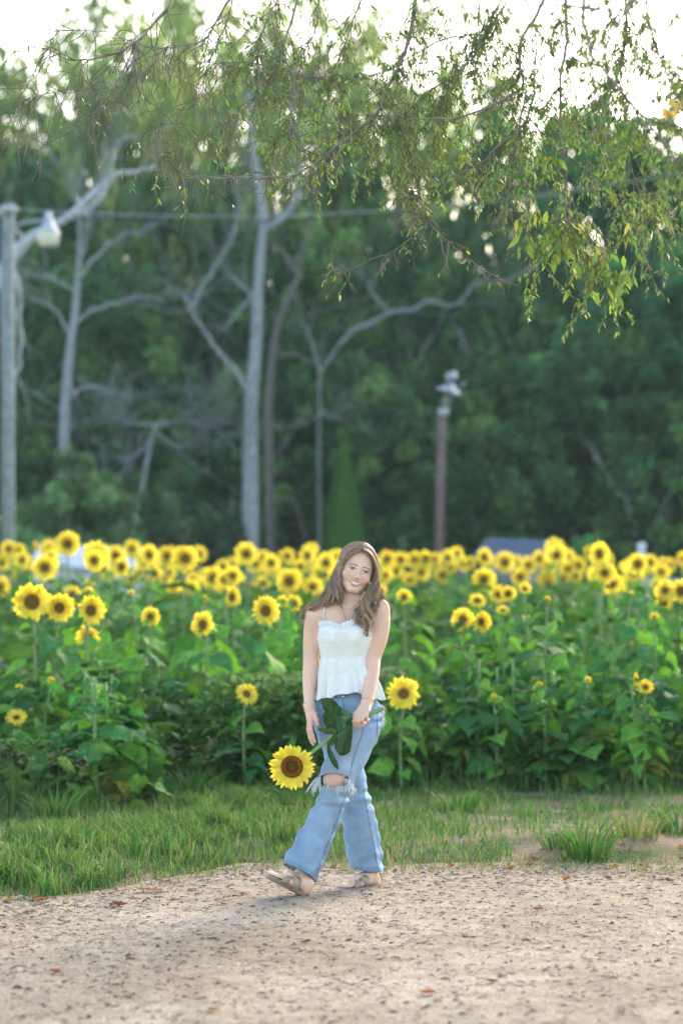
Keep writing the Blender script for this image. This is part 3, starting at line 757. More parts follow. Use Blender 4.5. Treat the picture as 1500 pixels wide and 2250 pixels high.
WOODS = [(-70, 190, 64, 300, 'light'), (140, 90, 68, 300, 'light'), (290, 50, 64, 260, 'light'),   # px, top row, distance, width px, kind
 (-60, 150, 62, 420, 'light'), (60, 255, 56, 330, 'dark'), (215, 120, 66, 330, 'light'), (330, 70, 70, 300, 'light'), (470, 20, 68, 340, 'light'), (390, 60, 72, 320, 'light'), (400, 330, 58, 380, 'dark'),
 (140, 480, 52, 340, 'dark'), (300, 640, 50, 330, 'dark'), (590, 50, 66, 330, 'light'), (600, 420, 56, 330, 'dark'), (690, 90, 64, 330, 'light'), (740, 230, 60, 300, 'dark'), (810, 70, 66, 340, 'light'),
 (930, 120, 62, 330, 'light'), (780, 480, 54, 360, 'dark'), (1030, 170, 64, 340, 'light'), (960, 430, 56, 360, 'dark'), (1150, 200, 60, 360, 'dark'), (1270, 190, 66, 350, 'blue'),
 (1180, 500, 54, 380, 'dark'), (1390, 230, 60, 380, 'blue'), (1510, 210, 62, 400, 'blue'), (1640, 300, 58, 420, 'blue'), (1420, 520, 52, 420, 'blue'), (1290, 700, 50, 380, 'dark'),
 (1580, 640, 50, 420, 'blue'), (1080, 780, 50, 360, 'dark'), (860, 820, 50, 330, 'dark'), (660, 760, 52, 300, 'dark'), (480, 800, 50, 330, 'dark'), (-120, 560, 52, 420, 'dark'),
 (1450, 850, 48, 330, 'dark'), (20, 830, 49, 300, 'dark'), (-260, 300, 58, 500, 'dark'), (1820, 380, 58, 500, 'blue'), (-420, 400, 56, 500, 'dark'), (1980, 420, 56, 460, 'dark')]
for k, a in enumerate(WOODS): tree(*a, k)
# depth of the wood: a mass of foliage between and behind those trees, too dense to tell apart
mb = MB(); r = np.random.default_rng(77)
n = 46000; x = r.uniform(-26, 26, n); y = r.uniform(70, 78, n)
top = 9.3 + 1.3 * noise(x, 0, f=.35) + np.clip(x * .06, -1, .8) + .9 * noise(x, 2, f=1.4, seed=2)
z = r.uniform(0, 1, n) ** .8 * top
c1 = noise(x, y, z, f=.8, seed=3); P = np.stack([x, y, z], -1)
s = .5 * r.uniform(.6, 1.4, n); a = r.normal(size=(n, 3)); a /= np.linalg.norm(a, axis=1, keepdims=True); b = np.cross(a, r.normal(size=(n, 3))); b /= np.linalg.norm(b, axis=1, keepdims=True)
V = np.stack([P - a * s[:, None] * .5, P + b * s[:, None] * .4, P + a * s[:, None] * .5, P - b * s[:, None] * .4], 1).reshape(-1, 3)
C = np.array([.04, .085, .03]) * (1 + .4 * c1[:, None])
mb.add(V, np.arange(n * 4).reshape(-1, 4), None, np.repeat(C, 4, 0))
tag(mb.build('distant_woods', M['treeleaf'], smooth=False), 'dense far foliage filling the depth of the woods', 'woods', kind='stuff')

# ---------------------------------------------------------------- bushes and the conifer
def bush(name, px, topy, d, wpx, cols, label, cat, seed, n=60, leaf=.1, per=70):
    x = (px - 750) / FPX * d; zt = CAMH - (topy - HY) / FPX * d; w = wpx / FPX * d
    root = empty(name, (x, d, 0)); tag(root, label, cat)
    me = crown_mesh(seed, 1, 1, n, per, leaf, cols, 'foliage')
    c = bpy.data.objects.new('foliage', me); COL.objects.link(c); c.parent = root
    c.location = (0, 0, zt * .46); c.scale = (w / 2 / 1.1, w / 2 / 1.1, zt * .5)
    mb = MB(); rr_ = np.random.default_rng(seed)
    for k in range(5):
        a = rr_.uniform(0, 6.28); branchy(mb, (0, 0, 0), (math.cos(a) * .5, math.sin(a) * .5, 1), zt * .6, .03, 1, rr_, (.15, .12, .1))
    mb.build('stems', M['bark'], root)
    return root
SG = [(.12, .22, .10), (.15, .26, .12), (.10, .19, .09)]
bush('shrub', 150, 985, 42, 330, SG, 'big soft grey green shrub behind the left end of the field', 'shrub', 81, 90, .12, 90)
bush('shrub', 330, 1055, 43, 230, [(.09, .15, .08), (.07, .13, .06)], 'lower grey green shrub right of the big one at left', 'shrub', 82, 80, .12, 80)
bush('shrub', 470, 1095, 44, 200, [(.06, .11, .07), (.05, .1, .06)], 'dark low shrub left of the foot of the pale dead trunk', 'shrub', 83, 70, .12, 80)
bush('round_bush', 1288, 1177, 40, 125, [(.06, .20, .07), (.07, .23, .08), (.05, .17, .06)], 'round bright green clipped bush rising above the field right of the shed', 'bush', 84, 120, .12, 120)
bush('round_bush', 1045, 1190, 41, 60, [(.10, .2, .08), (.08, .17, .07)], 'small green bush at the left end of the shed', 'bush', 85, 60, .15, 70)
bush('round_bush', 880, 1190, 42, 70, [(.12, .17, .11), (.1, .15, .09)], 'small pale bush behind the field right of her head', 'bush', 86, 60, .15, 70)

d = 46; x = (757 - 750) / FPX * d
root = tag(empty('conifer_tree', (x, d, 0)), 'narrow pointed bright green conifer behind the field, above her head', 'conifer')
r = np.random.default_rng(90); n = 22000; zt = ztop(d, 985)
z = r.uniform(.02, 1, n) ** 1.1 * zt; rad = (1 - z / zt) ** .8 * .70 * (1 + .18 * noise(np.zeros(n), z * 3, f=3)); a = r.uniform(0, 6.28, n); q = rad * r.uniform(.5, 1.05, n)
P = np.stack([np.cos(a) * q, np.sin(a) * q, z], -1); s = .09 * r.uniform(.6, 1.4, n)
dv = np.stack([np.cos(a) * .5, np.sin(a) * .5, np.ones(n)], -1); b = np.stack([-np.sin(a), np.cos(a), np.zeros(n)], -1)
V = np.stack([P - b * s[:, None] * .3, P + b * s[:, None] * .3, P + dv * s[:, None]], 1).reshape(-1, 3)
mb = MB(); mb.add(V, None, np.arange(n * 3).reshape(-1, 3), np.repeat(np.array([.08, .22, .05]) * r.uniform(.7, 1.3, (n, 1)), 3, 0)); mb.build('crown', M['treeleaf'], root, smooth=False)
mb = MB(); tube(mb, [[0, 0, -.1], [0, 0, 1.5], [0, 0, 3.2]], [.07, .05, .02], 6, (.15, .11, .08)); mb.build('trunk', M['bark'], root)

# ---------------------------------------------------------------- dead trees with pale bark
PALE = (.20, .225, .25)
def limb(mb, pts, d, r0, r1, c=PALE, n=None, wob=.0, base=None, sides=8):
    P = np.array([W(a, b, d + (dd[0] if dd else 0)) for a, b, *dd in pts]); n = n or max(6, len(P) * 5)
    S = spline(P, n)
    if wob: S = S + rng.normal(0, wob, S.shape) * np.linspace(0, 1, n)[:, None]
    t = np.linspace(0, 1, n); tube(mb, S - (base if base is not None else 0), r0 * (1 - t) + r1 * t, sides, c)
    return S
def dead_tree(name, label, d, base_px, limbs, twigs, seed, c=PALE):
    limbs = [(p_, a_ * (.85 if q_ else 1), b_ * .8) for q_, (p_, a_, b_) in enumerate(limbs)]; twigs = twigs * 2
    base = W(base_px, HY, d); base[2] = 0
    root = tag(empty(name, base), label, 'dead tree')
    mb = MB(); S0 = limb(mb, limbs[0][0], d, limbs[0][1], limbs[0][2], c, base=base, n=40, sides=10); mb.build('trunk', M['bark'], root)
    r = np.random.default_rng(seed)
    for pts, r0, r1 in limbs[1:]:
        mb = MB(); S = limb(mb, pts, d, r0, r1, c, base=base, n=26, wob=.035)
        for k in range(twigs):
            i = int(r.integers(8, len(S))); dv = unit(S[i] - S[i - 3]) + r.normal(0, .6, 3) + np.array([0, 0, .25])
            branchy(mb, S[i] - base, dv, r.uniform(.5, 1.6), max(.010, r0 * .2), 1, r, np.array(c) * .7, seg=5)
        mb.build('branch', M['bark'], root)
    return root
dead_tree('dead_tree', 'tall bare dead tree with a thick pale grey trunk and forked top', 44, 552,
  [([(548, 1390), (550, 1190), (550, 1050), (550, 930), (553, 870), (562, 760), (566, 650), (572, 560), (578, 495)], .17, .085),
   ([(578, 495), (570, 420), (556, 330), (550, 270), (548, 200)], .10, .05),
   ([(580, 505), (620, 480), (650, 440), (655, 360), (652, 250), (640, 150)], .085, .03),
   ([(550, 870), (520, 820), (470, 760), (420, 680), (405, 640)], .06, .03),
   ([(420, 680), (450, 620), (490, 560), (520, 500), (515, 400)], .05, .02),
   ([(563, 690), (545, 640), (500, 600)], .045, .02),
   ([(565, 640), (520, 690), (490, 730)], .035, .015)], 3, 301)
dead_tree('dead_tree', 'brownish dead trunk close behind the right side of the tall pale one', 47, 595,
  [([(596, 1390), (595, 1200), (592, 1080), (590, 900), (600, 780), (615, 700), (650, 620), (655, 590)], .11, .06),
   ([(590, 945), (650, 935), (710, 910), (770, 880)], .05, .02),
   ([(650, 600), (625, 560), (600, 530)], .055, .03), ([(652, 595), (670, 520), (690, 430), (700, 330)], .05, .02),
   ([(600, 780), (650, 780), (700, 800), (715, 730), (770, 720)], .035, .018),
   ([(595, 1120), (630, 1095), (655, 1120), (668, 1190), (672, 1260)], .035, .02)], 3, 302, (.10, .09, .09))
dead_tree('dead_tree', 'bare dead tree whose long knotted limb reaches to the right', 45.5, 700,
  [([(700, 1390), (702, 1200), (700, 1000), (702, 900), (705, 820), (745, 760)], .02, .035),
   ([(745, 760), (780, 722), (815, 712), (860, 684), (905, 682), (940, 664), (990, 672), (1022, 648), (1050, 618), (1095, 622), (1170, 594)], .058, .03),
   ([(705, 820), (680, 740), (660, 700)], .035, .02), ([(860, 690), (830, 660), (810, 620)], .035, .02),
   ([(702, 900), (730, 920), (765, 890)], .03, .015)], 4, 303, (.15, .17, .18))
dead_tree('dead_tree', 'slim pale dead tree with raised branches left of the tall one', 43, 145,
  [([(140, 1390), (142, 1100), (142, 960), (145, 870), (155, 760), (165, 690), (170, 620)], .11, .07),
   ([(170, 620), (175, 520), (170, 440), (160, 380)], .05, .02), ([(172, 615), (215, 560), (270, 520), (340, 500)], .04, .02),
   ([(160, 715), (200, 685), (260, 665), (310, 650), (350, 665)], .045, .02), ([(155, 740), (120, 680), (70, 655)], .035, .02),
   ([(145, 880), (190, 850), (240, 860), (290, 875)], .04, .02), ([(165, 640), (110, 610), (60, 605)], .03, .015), ([(172, 600), (190, 520), (200, 450)], .03, .015)], 4, 304)
dead_tree('dead_tree', 'leaning dead tree with a long white limb arching up from behind the lamp pole', 40, -120,
  [([(-160, 1420), (-130, 1100), (-90, 820), (-40, 680), (10, 590), (60, 530), (110, 500)], .16, .10),
   ([(110, 500), (160, 470), (205, 425), (245, 390), (300, 372), (340, 370)], .085, .035), ([(130, 490), (200, 455), (240, 400), (255, 320), (300, 300)], .05, .02),
   ([(-30, 650), (35, 600), (45, 700), (38, 830), (10, 850)], .04, .02), ([(60, 530), (30, 500), (0, 470)], .03, .015)], 2, 305, (.34, .36, .39))
dead_tree('dead_tree', 'fallen tangle of bare grey brush low behind the shrub at left', 43.5, 330,
  [([(300, 1300), (310, 1100), (330, 980), (345, 930)], .05, .03), ([(345, 935), (290, 930), (240, 915)], .03, .012), ([(345, 935), (400, 925), (460, 940)], .03, .012),
   ([(335, 960), (300, 1000), (270, 1010)], .025, .012), ([(340, 950), (390, 980), (430, 960)], .025, .01)], 9, 306, (.2, .22, .25))
# left upper limbs of the tree out of view
# ---------------------------------------------------------------- lamp pole at the left
d = 35; base = W(18, HY, d); base[2] = 0
lamp = tag(empty('street_lamp', base), 'tall utility pole with curved arm and white glass yard lamp at the left edge', 'street lamp')
mb = MB(); zt = ztop(d, 448)
tube(mb, [[0, 0, -.2], [0, 0, 3], [.01, 0, zt]], [.112, .10, .09], 16, (.24, .28, .28)); mb.build('pole', M['wood'], lamp)
mb = MB(); L_ = lambda a, b: W(a, b, d) - base
tube(mb, spline([L_(22, 500), L_(40, 494), L_(62, 488), L_(92, 486), L_(104, 488)], 14), .02, 8, (.32, .38, .48)); mb.build('arm', M['metal'], lamp)
mb = MB(); c0 = L_(107, 512)
lathe(mb, [(.0001, .30), (.045, .30), (.05, .24), (.07, .20), (.075, .12), (.12, .07), (.155, .03), (.16, .0)], 24, (.42, .47, .55), off=c0); mb.build('lamp_housing', M['paint'], lamp)
mb = MB(); lathe(mb, [(.158, .02), (.165, -.03), (.155, -.10), (.14, -.165), (.11, -.18), (.0001, -.185)], 24, (.95, .96, .90), off=c0)
M['frost'] = mat('frosted_glass', 0.35, transl=0.6); mb.build('lamp_shade', M['frost'], lamp)
mb = MB(); c1 = L_(18, 462); boxv(mb, (-.16, -.05, -.03), (.16, .05, .03), (.45, .48, .5), off=c1 + [0, -.12, 0]); mb.build('crossarm', M['wood'], lamp)
mb = MB(); tube(mb, [L_(8, 500) + [0, -.13, 0], L_(8, 700) + [0, -.14, 0], L_(6, 1200) + [0, -.15, 0]], .015, 6, (.2, .23, .28)); mb.build('conduit', M['metal'], lamp)
# power lines
def wire(a, b, sag, rad, label, name='power_line'):
    t = np.linspace(0, 1, 30)[:, None]; P = a * (1 - t) + b * t; P[:, 2] -= sag * 4 * (t * (1 - t))[:, 0]
    mb = MB(); tube(mb, P, rad, 5, (.45, .47, .5)); return tag(mb.build(name, M['metal'], origin=P[0]), label, 'power line')
p0 = W(18, 458, 35)
wire(p0, W(1700, 335, 38), .45, .008, 'thin power line running from the lamp pole across the woods to the right')
wire(W(18, 466, 35) + [0, -.1, 0], W(-500, 452, 30), .1, .011, 'short end of power line leaving the lamp pole to the left')
# ---------------------------------------------------------------- rusty light pole right of centre
d = 43; base = W(967, HY, d); base[2] = 0; L_ = lambda a, b, e=0: W(a, b, d + e) - base
pl = tag(empty('light_pole', base), 'thin rusty brown pole topped by a broken grey lamp hood right of centre', 'light pole')
mb = MB(); tube(mb, [L_(963, 1390), L_(965, 1150), L_(970, 905)], [.085, .08, .07], 12, (.15, .11, .11)); mb.build('pole', M['wood'], pl)
mb = MB(); lathe(mb, [(.0001, .06), (.09, .06), (.095, .0), (.095, -.06), (.07, -.07)], 16, (.34, .38, .45), off=L_(973, 905)); mb.build('cap', M['paint'], pl)
mb = MB(); tube(mb, spline([L_(974, 900), L_(978, 880), L_(985, 862)], 6), .03, 6, (.26, .18, .17)); tube(mb, spline([L_(976, 895), L_(1000, 862), L_(1022, 838)], 6), .02, 6, (.3, .32, .38)); mb.build('bracket', M['metal'], pl)
mb = MB(); lathe(mb, [(.0001, .14), (.06, .13), (.09, .06), (.20, .0), (.25, -.04), (.24, -.05), (.18, -.01), (.0001, .04)], 20, (.30, .33, .40), M=ry(R(16)), off=L_(986, 858)); mb.build('lamp_hood', M['paint'], pl)
mb = MB(); lathe(mb, [(.0001, .12), (.08, .11), (.11, .04), (.11, -.02), (.0001, -.04)], 16, (.28, .32, .39), M=ry(R(-12)), off=L_(992, 832)); mb.build('ballast_box', M['paint'], pl)
# ---------------------------------------------------------------- small shed with a blue grey roof
d = 42; px2m = d / FPX
A = W(1068, 1183, d); B = W(1204, 1186, d); Cp = W(1136, 1250, d)
root = tag(empty('garden_shed', (B[0] - .6, d, 0)), 'small shed with a dark blue grey shingle roof seen above the sunflowers', 'shed')
o_ = np.array([B[0] - .6, d, 0]); zr = A[2]; ze = 1.35
mb = MB()
ridge0 = A - o_; ridge1 = B - o_
sl = np.array([-.62, -.75, ze - zr])          # slope line from the ridge down to the near eave
P = np.array([ridge0, ridge1, ridge1 + sl, ridge0 + sl, ridge1 + [.55, .9, ze - zr], ridge0 + [.55, .9, ze - zr]])
th = np.array([0, 0, -.05])
mb.add(np.vstack([P, P + th]), [[0, 3, 2, 1], [0, 1, 4, 5], [6, 7, 8, 9], [6, 11, 10, 7], [3, 9, 8, 2], [1, 2, 8, 7], [4, 1, 7, 10], [0, 5, 11, 6], [0, 6, 9, 3], [5, 4, 10, 11]], None, (.11, .135, .21))
for k in range(1, 9):                        # courses of shingles
    f = k / 9; a_, b_ = ridge0 + sl * f, ridge1 + sl * f
    tube(mb, [a_ + [0, -.004, .004], b_ + [0, -.004, .004]], .008, 4, (.13, .155, .23))
mb.build('roof', M['wood'], root, smooth=False)
mb = MB(); w0 = ridge0 + sl * .86 + th; w1 = ridge1 + sl * .86 + th; w2 = ridge1 + np.array([.55, .9, ze - zr]) * .86 + th; w3 = ridge0 + np.array([.55, .9, ze - zr]) * .86 + th
T4 = np.array([w0, w1, w2, w3]); T4[:, 2] -= .02; G = T4.copy(); G[:, 2] = 0
pk = np.array([ridge0 + th * 1.6 + [.03, 0, 0], ridge1 + th * 1.6 - [.03, 0, 0]])
mb.add(np.vstack([T4, G, pk]), [[0, 4, 5, 1], [1, 5, 6, 2], [2, 6, 7, 3], [3, 7, 4, 0]], [[1, 2, 9], [0, 8, 3]], (.30, .25, .24)); mb.build('wall', M['wood'], root, smooth=False)
# pale low roof at the left
d = 39; a0 = W(60, 1194, d); b0 = W(335, 1207, d)
root = tag(empty('low_shed', (a0[0], d, 0)), 'long low outbuilding with a pale blue metal roof just above the sunflowers at left', 'shed')
Lx = b0[0] - a0[0]
mb = MB(); zt = a0[2]; dz = b0[2] - a0[2]
V = np.array([[0, 0, zt - .33], [Lx, 0, zt - .33 + dz], [Lx, 1.1, zt + dz], [0, 1.1, zt], [0, 2.2, zt - .33], [Lx, 2.2, zt - .33 + dz]]); V = np.vstack([V, V + [0, 0, -.04]])
mb.add(V, [[0, 1, 2, 3], [3, 2, 5, 4], [6, 9, 8, 7], [9, 10, 11, 8], [0, 6, 7, 1], [4, 5, 11, 10], [1, 7, 8, 2], [2, 8, 11, 5], [0, 3, 9, 6], [3, 4, 10, 9]], None, (.50, .58, .72))
for k in range(14): tube(mb, [[.05 + k * Lx / 14, -.005, zt - .325 + dz * k / 14], [.05 + k * Lx / 14, 1.095, zt + .006 + dz * k / 14]], .012, 4, (.55, .62, .75))
mb.build('roof', M['paint'], root, smooth=False)
mb = MB(); boxv(mb, (.06, .1, 0), (Lx - .06, 2.1, zt - .42), (.5, .5, .5)); mb.build('wall', M['wood'], root)
# white post and the rail fence at the right
d = 38; base = W(1408, HY, d); base[2] = 0
mb = MB(); zt = ztop(d, 1200); boxv(mb, (-.055, -.055, 0), (.055, .055, zt), (.62, .66, .70)); lathe(mb, [(.085, zt + .001), (.08, zt + .02), (.0001, zt + .06)], 4, (.66, .7, .74))
o = mb.build('fence_post', M['wood'], None, False, None); o.location = base; tag(o, 'square pale grey post standing alone above the field at right', 'post')
fr = tag(empty('rail_fence', W(1500, HY, 37) * [1, 1, 0]), 'low weathered rail fence behind the field at the right edge', 'fence')
f0 = np.array(fr.location)
for k in range(4):
    mb = MB(); xx = W(1430 + k * 130, HY, 37); boxv(mb, (-.05, -.05, 0), (.05, .05, 1.42), (.42, .42, .44), off=(xx[0] - f0[0], 0, 0)); mb.build('post', M['wood'], fr, False)
for z_ in (.6, 1.0, 1.34):
    mb = MB(); boxv(mb, (-.8, -.085, z_ - .05), (2.6, -.055, z_ + .05), (.46, .47, .5)); mb.build('rail', M['wood'], fr, False)

# ---------------------------------------------------------------- haze
mb = MB(); boxv(mb, (-60, -14, -1.2), (60, 100, 22)); me = mb.mesh('haze')
hz = bpy.data.objects.new('haze', me); COL.objects.link(hz); tag(hz, 'faint warm evening haze between the field and the woods', 'haze', kind='stuff')
hm = bpy.data.materials.new('haze'); hm.use_nodes = True; N = hm.node_tree.nodes; N.remove(N['Principled BSDF'])
pv = N.new('ShaderNodeVolumePrincipled'); pv.inputs['Color'].default_value = (.72, .97, .90, 1); pv.inputs['Density'].default_value = 0.0005; pv.inputs['Anisotropy'].default_value = 0.0
hm.node_tree.links.new(pv.outputs[0], N['Material Output'].inputs['Volume']); me.materials.append(hm)
# ---------------------------------------------------------------- the tree overhanging from the right
BR = (.23, .20, .185)
hb = np.array([4.4, 12.6, 0.0])
htree = tag(empty('overhanging_tree', hb), 'tree with drooping twigs and narrow hanging leaves reaching over the top of the photo', 'tree')
mb = MB()
P = spline([[0, 0, -.1], [-.1, -.1, 1.5], [-.2, -.1, 3.2], [-.5, -.3, 4.6], [-.6, -.4, 5.6]], 24); tube(mb, P, np.linspace(.22, .12, 24), 14, BR); mb.build('trunk', M['bark'], htree)
boughs = [[(-.4, -.3, 4.4), (-1.6, -.8, 5.2), (-3.0, -1.3, 5.6), (-4.6, -1.6, 5.5), (-6.2, -1.8, 5.2)],
          [(-.5, -.3, 4.6), (-1.5, -1.6, 5.3), (-2.6, -3.0, 5.4), (-4.0, -3.6, 5.2)],
          [(-.5, -.3, 4.8), (-1.3, .3, 5.6), (-2.6, .6, 6.0), (-4.4, .4, 5.9)],
          [(-.5, -.3, 5.2), (.8, .3, 6.2), (2.0, .8, 6.6)]]
BP = []
for b in boughs:
    mb = MB(); S = spline(np.array(b), 30); tube(mb, S, np.linspace(.085, .022, 30), 8, BR); mb.build('bough', M['bark'], htree); BP.append(S + hb)
BPA = np.vstack(BP)
# limbs in view: photo rows, distance, radius at top in photo px
LIMBS = [
 ([(375, 0), (352, 38), (312, 85), (275, 108), (235, 125), (150, 135), (100, 108)], 11.0, 3.2, 1.0),
 ([(305, 92), (285, 150), (250, 192), (225, 232), (197, 262)], 11.0, 3.0, 2.4),
 ([(505, 0), (470, 60), (445, 85), (400, 98), (365, 107), (320, 100), (240, 70), (150, 65), (100, 72)], 11.3, 2.4, .7),
 ([(360, 107), (330, 145), (270, 185), (215, 200), (160, 195), (100, 205), (40, 222)], 11.2, 1.8, .6),
 ([(640, 50), (607, 165), (622, 220), (642, 265), (635, 320), (600, 365), (540, 382), (450, 380), (380, 376), (305, 370)], 11.1, 2.6, .7),
 ([(912, 0), (908, 30), (885, 110), (845, 195), (815, 255), (750, 310), (702, 343), (650, 372), (572, 379), (465, 379), (400, 379)], 10.9, 4.6, .8),
 ([(702, 343), (668, 330), (641, 305), (640, 260), (655, 200)], 10.9, 1.8, .7),
 ([(1180, 30), (1150, 80), (1140, 130), (1150, 180), (1100, 215), (1020, 245), (940, 257), (845, 250), (760, 270)], 10.9, 3.6, .7),
 ([(1242, -20), (1242, 100), (1235, 165), (1234, 280), (1245, 380), (1242, 465), (1255, 510), (1295, 570), (1340, 600)], 10.8, 3.6, .8),
 ([(1175, 200), (1145, 280), (1100, 315), (1060, 355), (1000, 385), (925, 415), (870, 412)], 10.9, 3.0, .6),
 ([(1290, 80), (1305, 135), (1350, 195), (1400, 250), (1450, 310), (1500, 370), (1560, 430)], 9.4, 3.4, 1.4),
 ([(1110, 10), (1085, 50), (1050, 70), (965, 85), (900, 120), (840, 150), (760, 160), (660, 155), (560, 130), (470, 135)], 11.4, 2.0, .6),
 ([(1052, 72), (1050, 110), (1020, 140), (990, 165), (960, 185), (935, 205)], 11.1, 1.8, .6),
 ([(1155, 200), (1140, 305), (1130, 350), (1120, 425), (1112, 470)], 10.7, 2.6, .8),
 ([(905, 440), (910, 500), (890, 535), (825, 565), (750, 595), (715, 590)], 10.9, 1.2, .6),
 ([(870, 412), (930, 450), (940, 480), (990, 520), (1030, 555), (1070, 590), (1110, 620)], 10.8, 1.6, .5),
 ([(1560, 350), (1500, 380), (1440, 425), (1410, 430), (1370, 450)], 10.4, 2.0, .6),
 ([(1420, -20), (1430, 60), (1450, 130), (1480, 200), (1510, 260)], 9.6, 2.2, .7),
 ([(1370, -20), (1375, 70), (1360, 160), (1330, 240), (1300, 300), (1290, 380)], 10.2, 2.4, .6),
 ([(800, -20), (770, 60), (745, 130), (740, 200), (725, 260), (730, 330)], 11.4, 1.8, .5),
 ([(700, -20), (690, 60), (655, 120), (610, 165), (540, 230), (480, 290), (400, 330), (340, 360)], 11.5, 1.8, .5),
 ([(1110, -20), (1060, 80), (1000, 180), (975, 260), (960, 330), (950, 420)], 11.2, 2.2, .5),
 ([(520, -20), (500, 40), (470, 120), (440, 200), (380, 260), (330, 300)], 11.6, 1.6, .5),
 ([(1040, 330), (1050, 380), (1100, 440), (1160, 480), (1190, 530)], 10.8, 1.4, .5),
 ([(1400, 250), (1385, 330), (1400, 420), (1425, 490)], 10.0, 1.4, .5),
 ([(620, -20), (585, 40), (560, 110), (555, 190), (565, 260)], 11.3, 1.8, .5),
 ([(845, 195), (870, 260), (900, 330), (905, 400), (900, 460)], 10.9, 1.6, .5),
]
S_all = []
r = np.random.default_rng(55)
for pts, d, r0, r1 in LIMBS:
    mb = MB(); P = np.array([W(a, b, d) for a, b in pts]); n = len(P) * 6
    S = spline(P, n); jit = np.cumsum(r.normal(0, .0022, S.shape), 0); S = S + jit - jit[0] - np.linspace(0, 1, n)[:, None] * (jit[-1] - jit[0]) * .5
    px = d / FPX; rad = np.linspace(r0 * 1.15, r1, n) * px * (1 + .12 * r.normal(size=n).clip(-1, 1))
    tube(mb, S - hb, rad, 6, BR if r0 > 1.7 else (.21, .16, .13))
    if pts[0][1] <= 90 and r0 > 1.5:          # run on upward to the nearest bough
        q = BPA[np.argmin(np.linalg.norm(BPA - (S[0] + [0.3, 0, .6]), axis=1))]
        up = spline([S[0], S[0] + (S[0] - S[3]) * 1.5 + [0, 0, .1], (S[0] + q) / 2 + [0, 0, .15], q], 16); tube(mb, up - hb, np.linspace(r0 * px, r0 * px * 1.6, 16), 6, BR)
    S_all.append((S, r0 * px, r1 * px, mb))
# twigs along the limbs, leaves along the twigs
leafpts = []      # position, direction, size, colour index
def density(x, y):             # how leafy the photo is at that place
    if x > 1450 and y > 480: return .2
    if y > 430 and x < 1120: return .22
    if y < 300: v = .25 + .75 * np.clip((x - 430) / 150, 0, 1) + .3 * np.clip((x - 600) / 300, 0, 1) + .9 * np.clip((x - 900) / 400, 0, 1)
    else: v = .25 + .8 * np.clip((x - 560) / 350, 0, 1)
    return v
for li, (S, ra, rb, mb) in enumerate(S_all):
    n = len(S); L_ = np.linalg.norm(np.diff(S, axis=0), axis=1).sum()
    for k in range(int(L_ * 54)):
        i = int(r.integers(1, n - 1)); p = S[i]; px_ = 750 + p[0] / p[1] * FPX; py_ = HY - (p[2] - CAMH) / p[1] * FPX
        de = density(px_, py_)
        T = unit(S[i + 1] - S[i - 1]); dv = unit(T * .4 + r.normal(0, .6, 3) + np.array([0, 0, -.45]))
        Lt = r.uniform(.08, .42) * (1.1 if py_ > 200 else .95) * (.45 if py_ > 330 and px_ < 1130 else 1)
        Q = [p]
        for s_ in range(6):
            dv = unit(dv + r.normal(0, .22, 3) + np.array([0, 0, -.12])); Q.append(Q[-1] + dv * Lt / 6)
        Q = np.array(Q); tube(mb, Q - hb, np.linspace(.0026, .0012, 7), 3, (.17, .135, .11))
        if r.uniform() < .5:
            d2 = unit(dv + r.normal(0, .7, 3)); tube(mb, np.array([Q[3], Q[3] + d2 * Lt * .2, Q[3] + d2 * Lt * .4 + [0, 0, -.01]]) - hb, [.0018, .0014, .001], 3, (.20, .14, .11))
        nl = int(r.poisson(15 * de * Lt / .18))
        if r.uniform() > .3 + de * .6: nl = nl // 4
        for q in range(nl):
            f = r.uniform(.15, 1) * 5.9; j = int(f); leafpts.append((Q[j] * (1 - (f - j)) + Q[j + 1] * (f - j), px_, py_))
for li, (S, ra, rb, mb) in enumerate(S_all): mb.build('branch', M['bark'], htree)
def narrow_leaves(pts, seed, smin, smax, wr, cols, name, hang=.85):
    rr_ = np.random.default_rng(seed); n = len(pts); P = np.array([p[0] for p in pts]) + rr_.normal(0, .006, (n, 3))
    L_ = rr_.uniform(smin, smax, n); a = rr_.normal(0, .55, (n, 3)); a[:, 2] = -hang; a /= np.linalg.norm(a, axis=1, keepdims=True)
    b = np.cross(a, rr_.normal(size=(n, 3))); b /= np.linalg.norm(b, axis=1, keepdims=True); c = np.cross(a, b); w = L_ * wr * rr_.uniform(.7, 1.3, n)
    cur = rr_.normal(0, .14, n)
    V = []
    for t, ww in ((0, .1), (.28, 1), (.62, .8), (1, .02)):
        ctr = P + a * (L_ * t)[:, None] + c * (cur * L_ * t * t)[:, None]
        V += [ctr - b * (w * ww * .5)[:, None], ctr + b * (w * ww * .5)[:, None] + c * (w * .12 * ww)[:, None]]
    V = np.stack(V, 1); o = (np.arange(n) * 8)[:, None, None]
    Q = (o + np.array([[0, 1, 3, 2], [2, 3, 5, 4], [4, 5, 7, 6]])[None]).reshape(-1, 4)
    C = np.asarray(cols)[rr_.integers(0, len(cols), n)] * rr_.uniform(.7, 1.3, (n, 1))
    mb = MB(); mb.add(V.reshape(-1, 3) - hb, Q, None, np.repeat(C, 8, 0))
    return mb.build(name, M['hangleaf'], htree)
HC = [(.15, .31, .07), (.11, .22, .06), (.18, .31, .07), (.09, .17, .05), (.13, .14, .08), (.26, .32, .07)]
HC2 = [(.12, .15, .09), (.11, .20, .06), (.12, .22, .06), (.15, .13, .09), (.10, .18, .06)]
top = [p for p in leafpts if p[2] < 200]; low = [p for p in leafpts if p[2] >= 200]
narrow_leaves(top, 1, .018, .042, .22, HC2 + HC[:2], 'leaves')
narrow_leaves(low, 2, .016, .037, .26, HC, 'leaves')
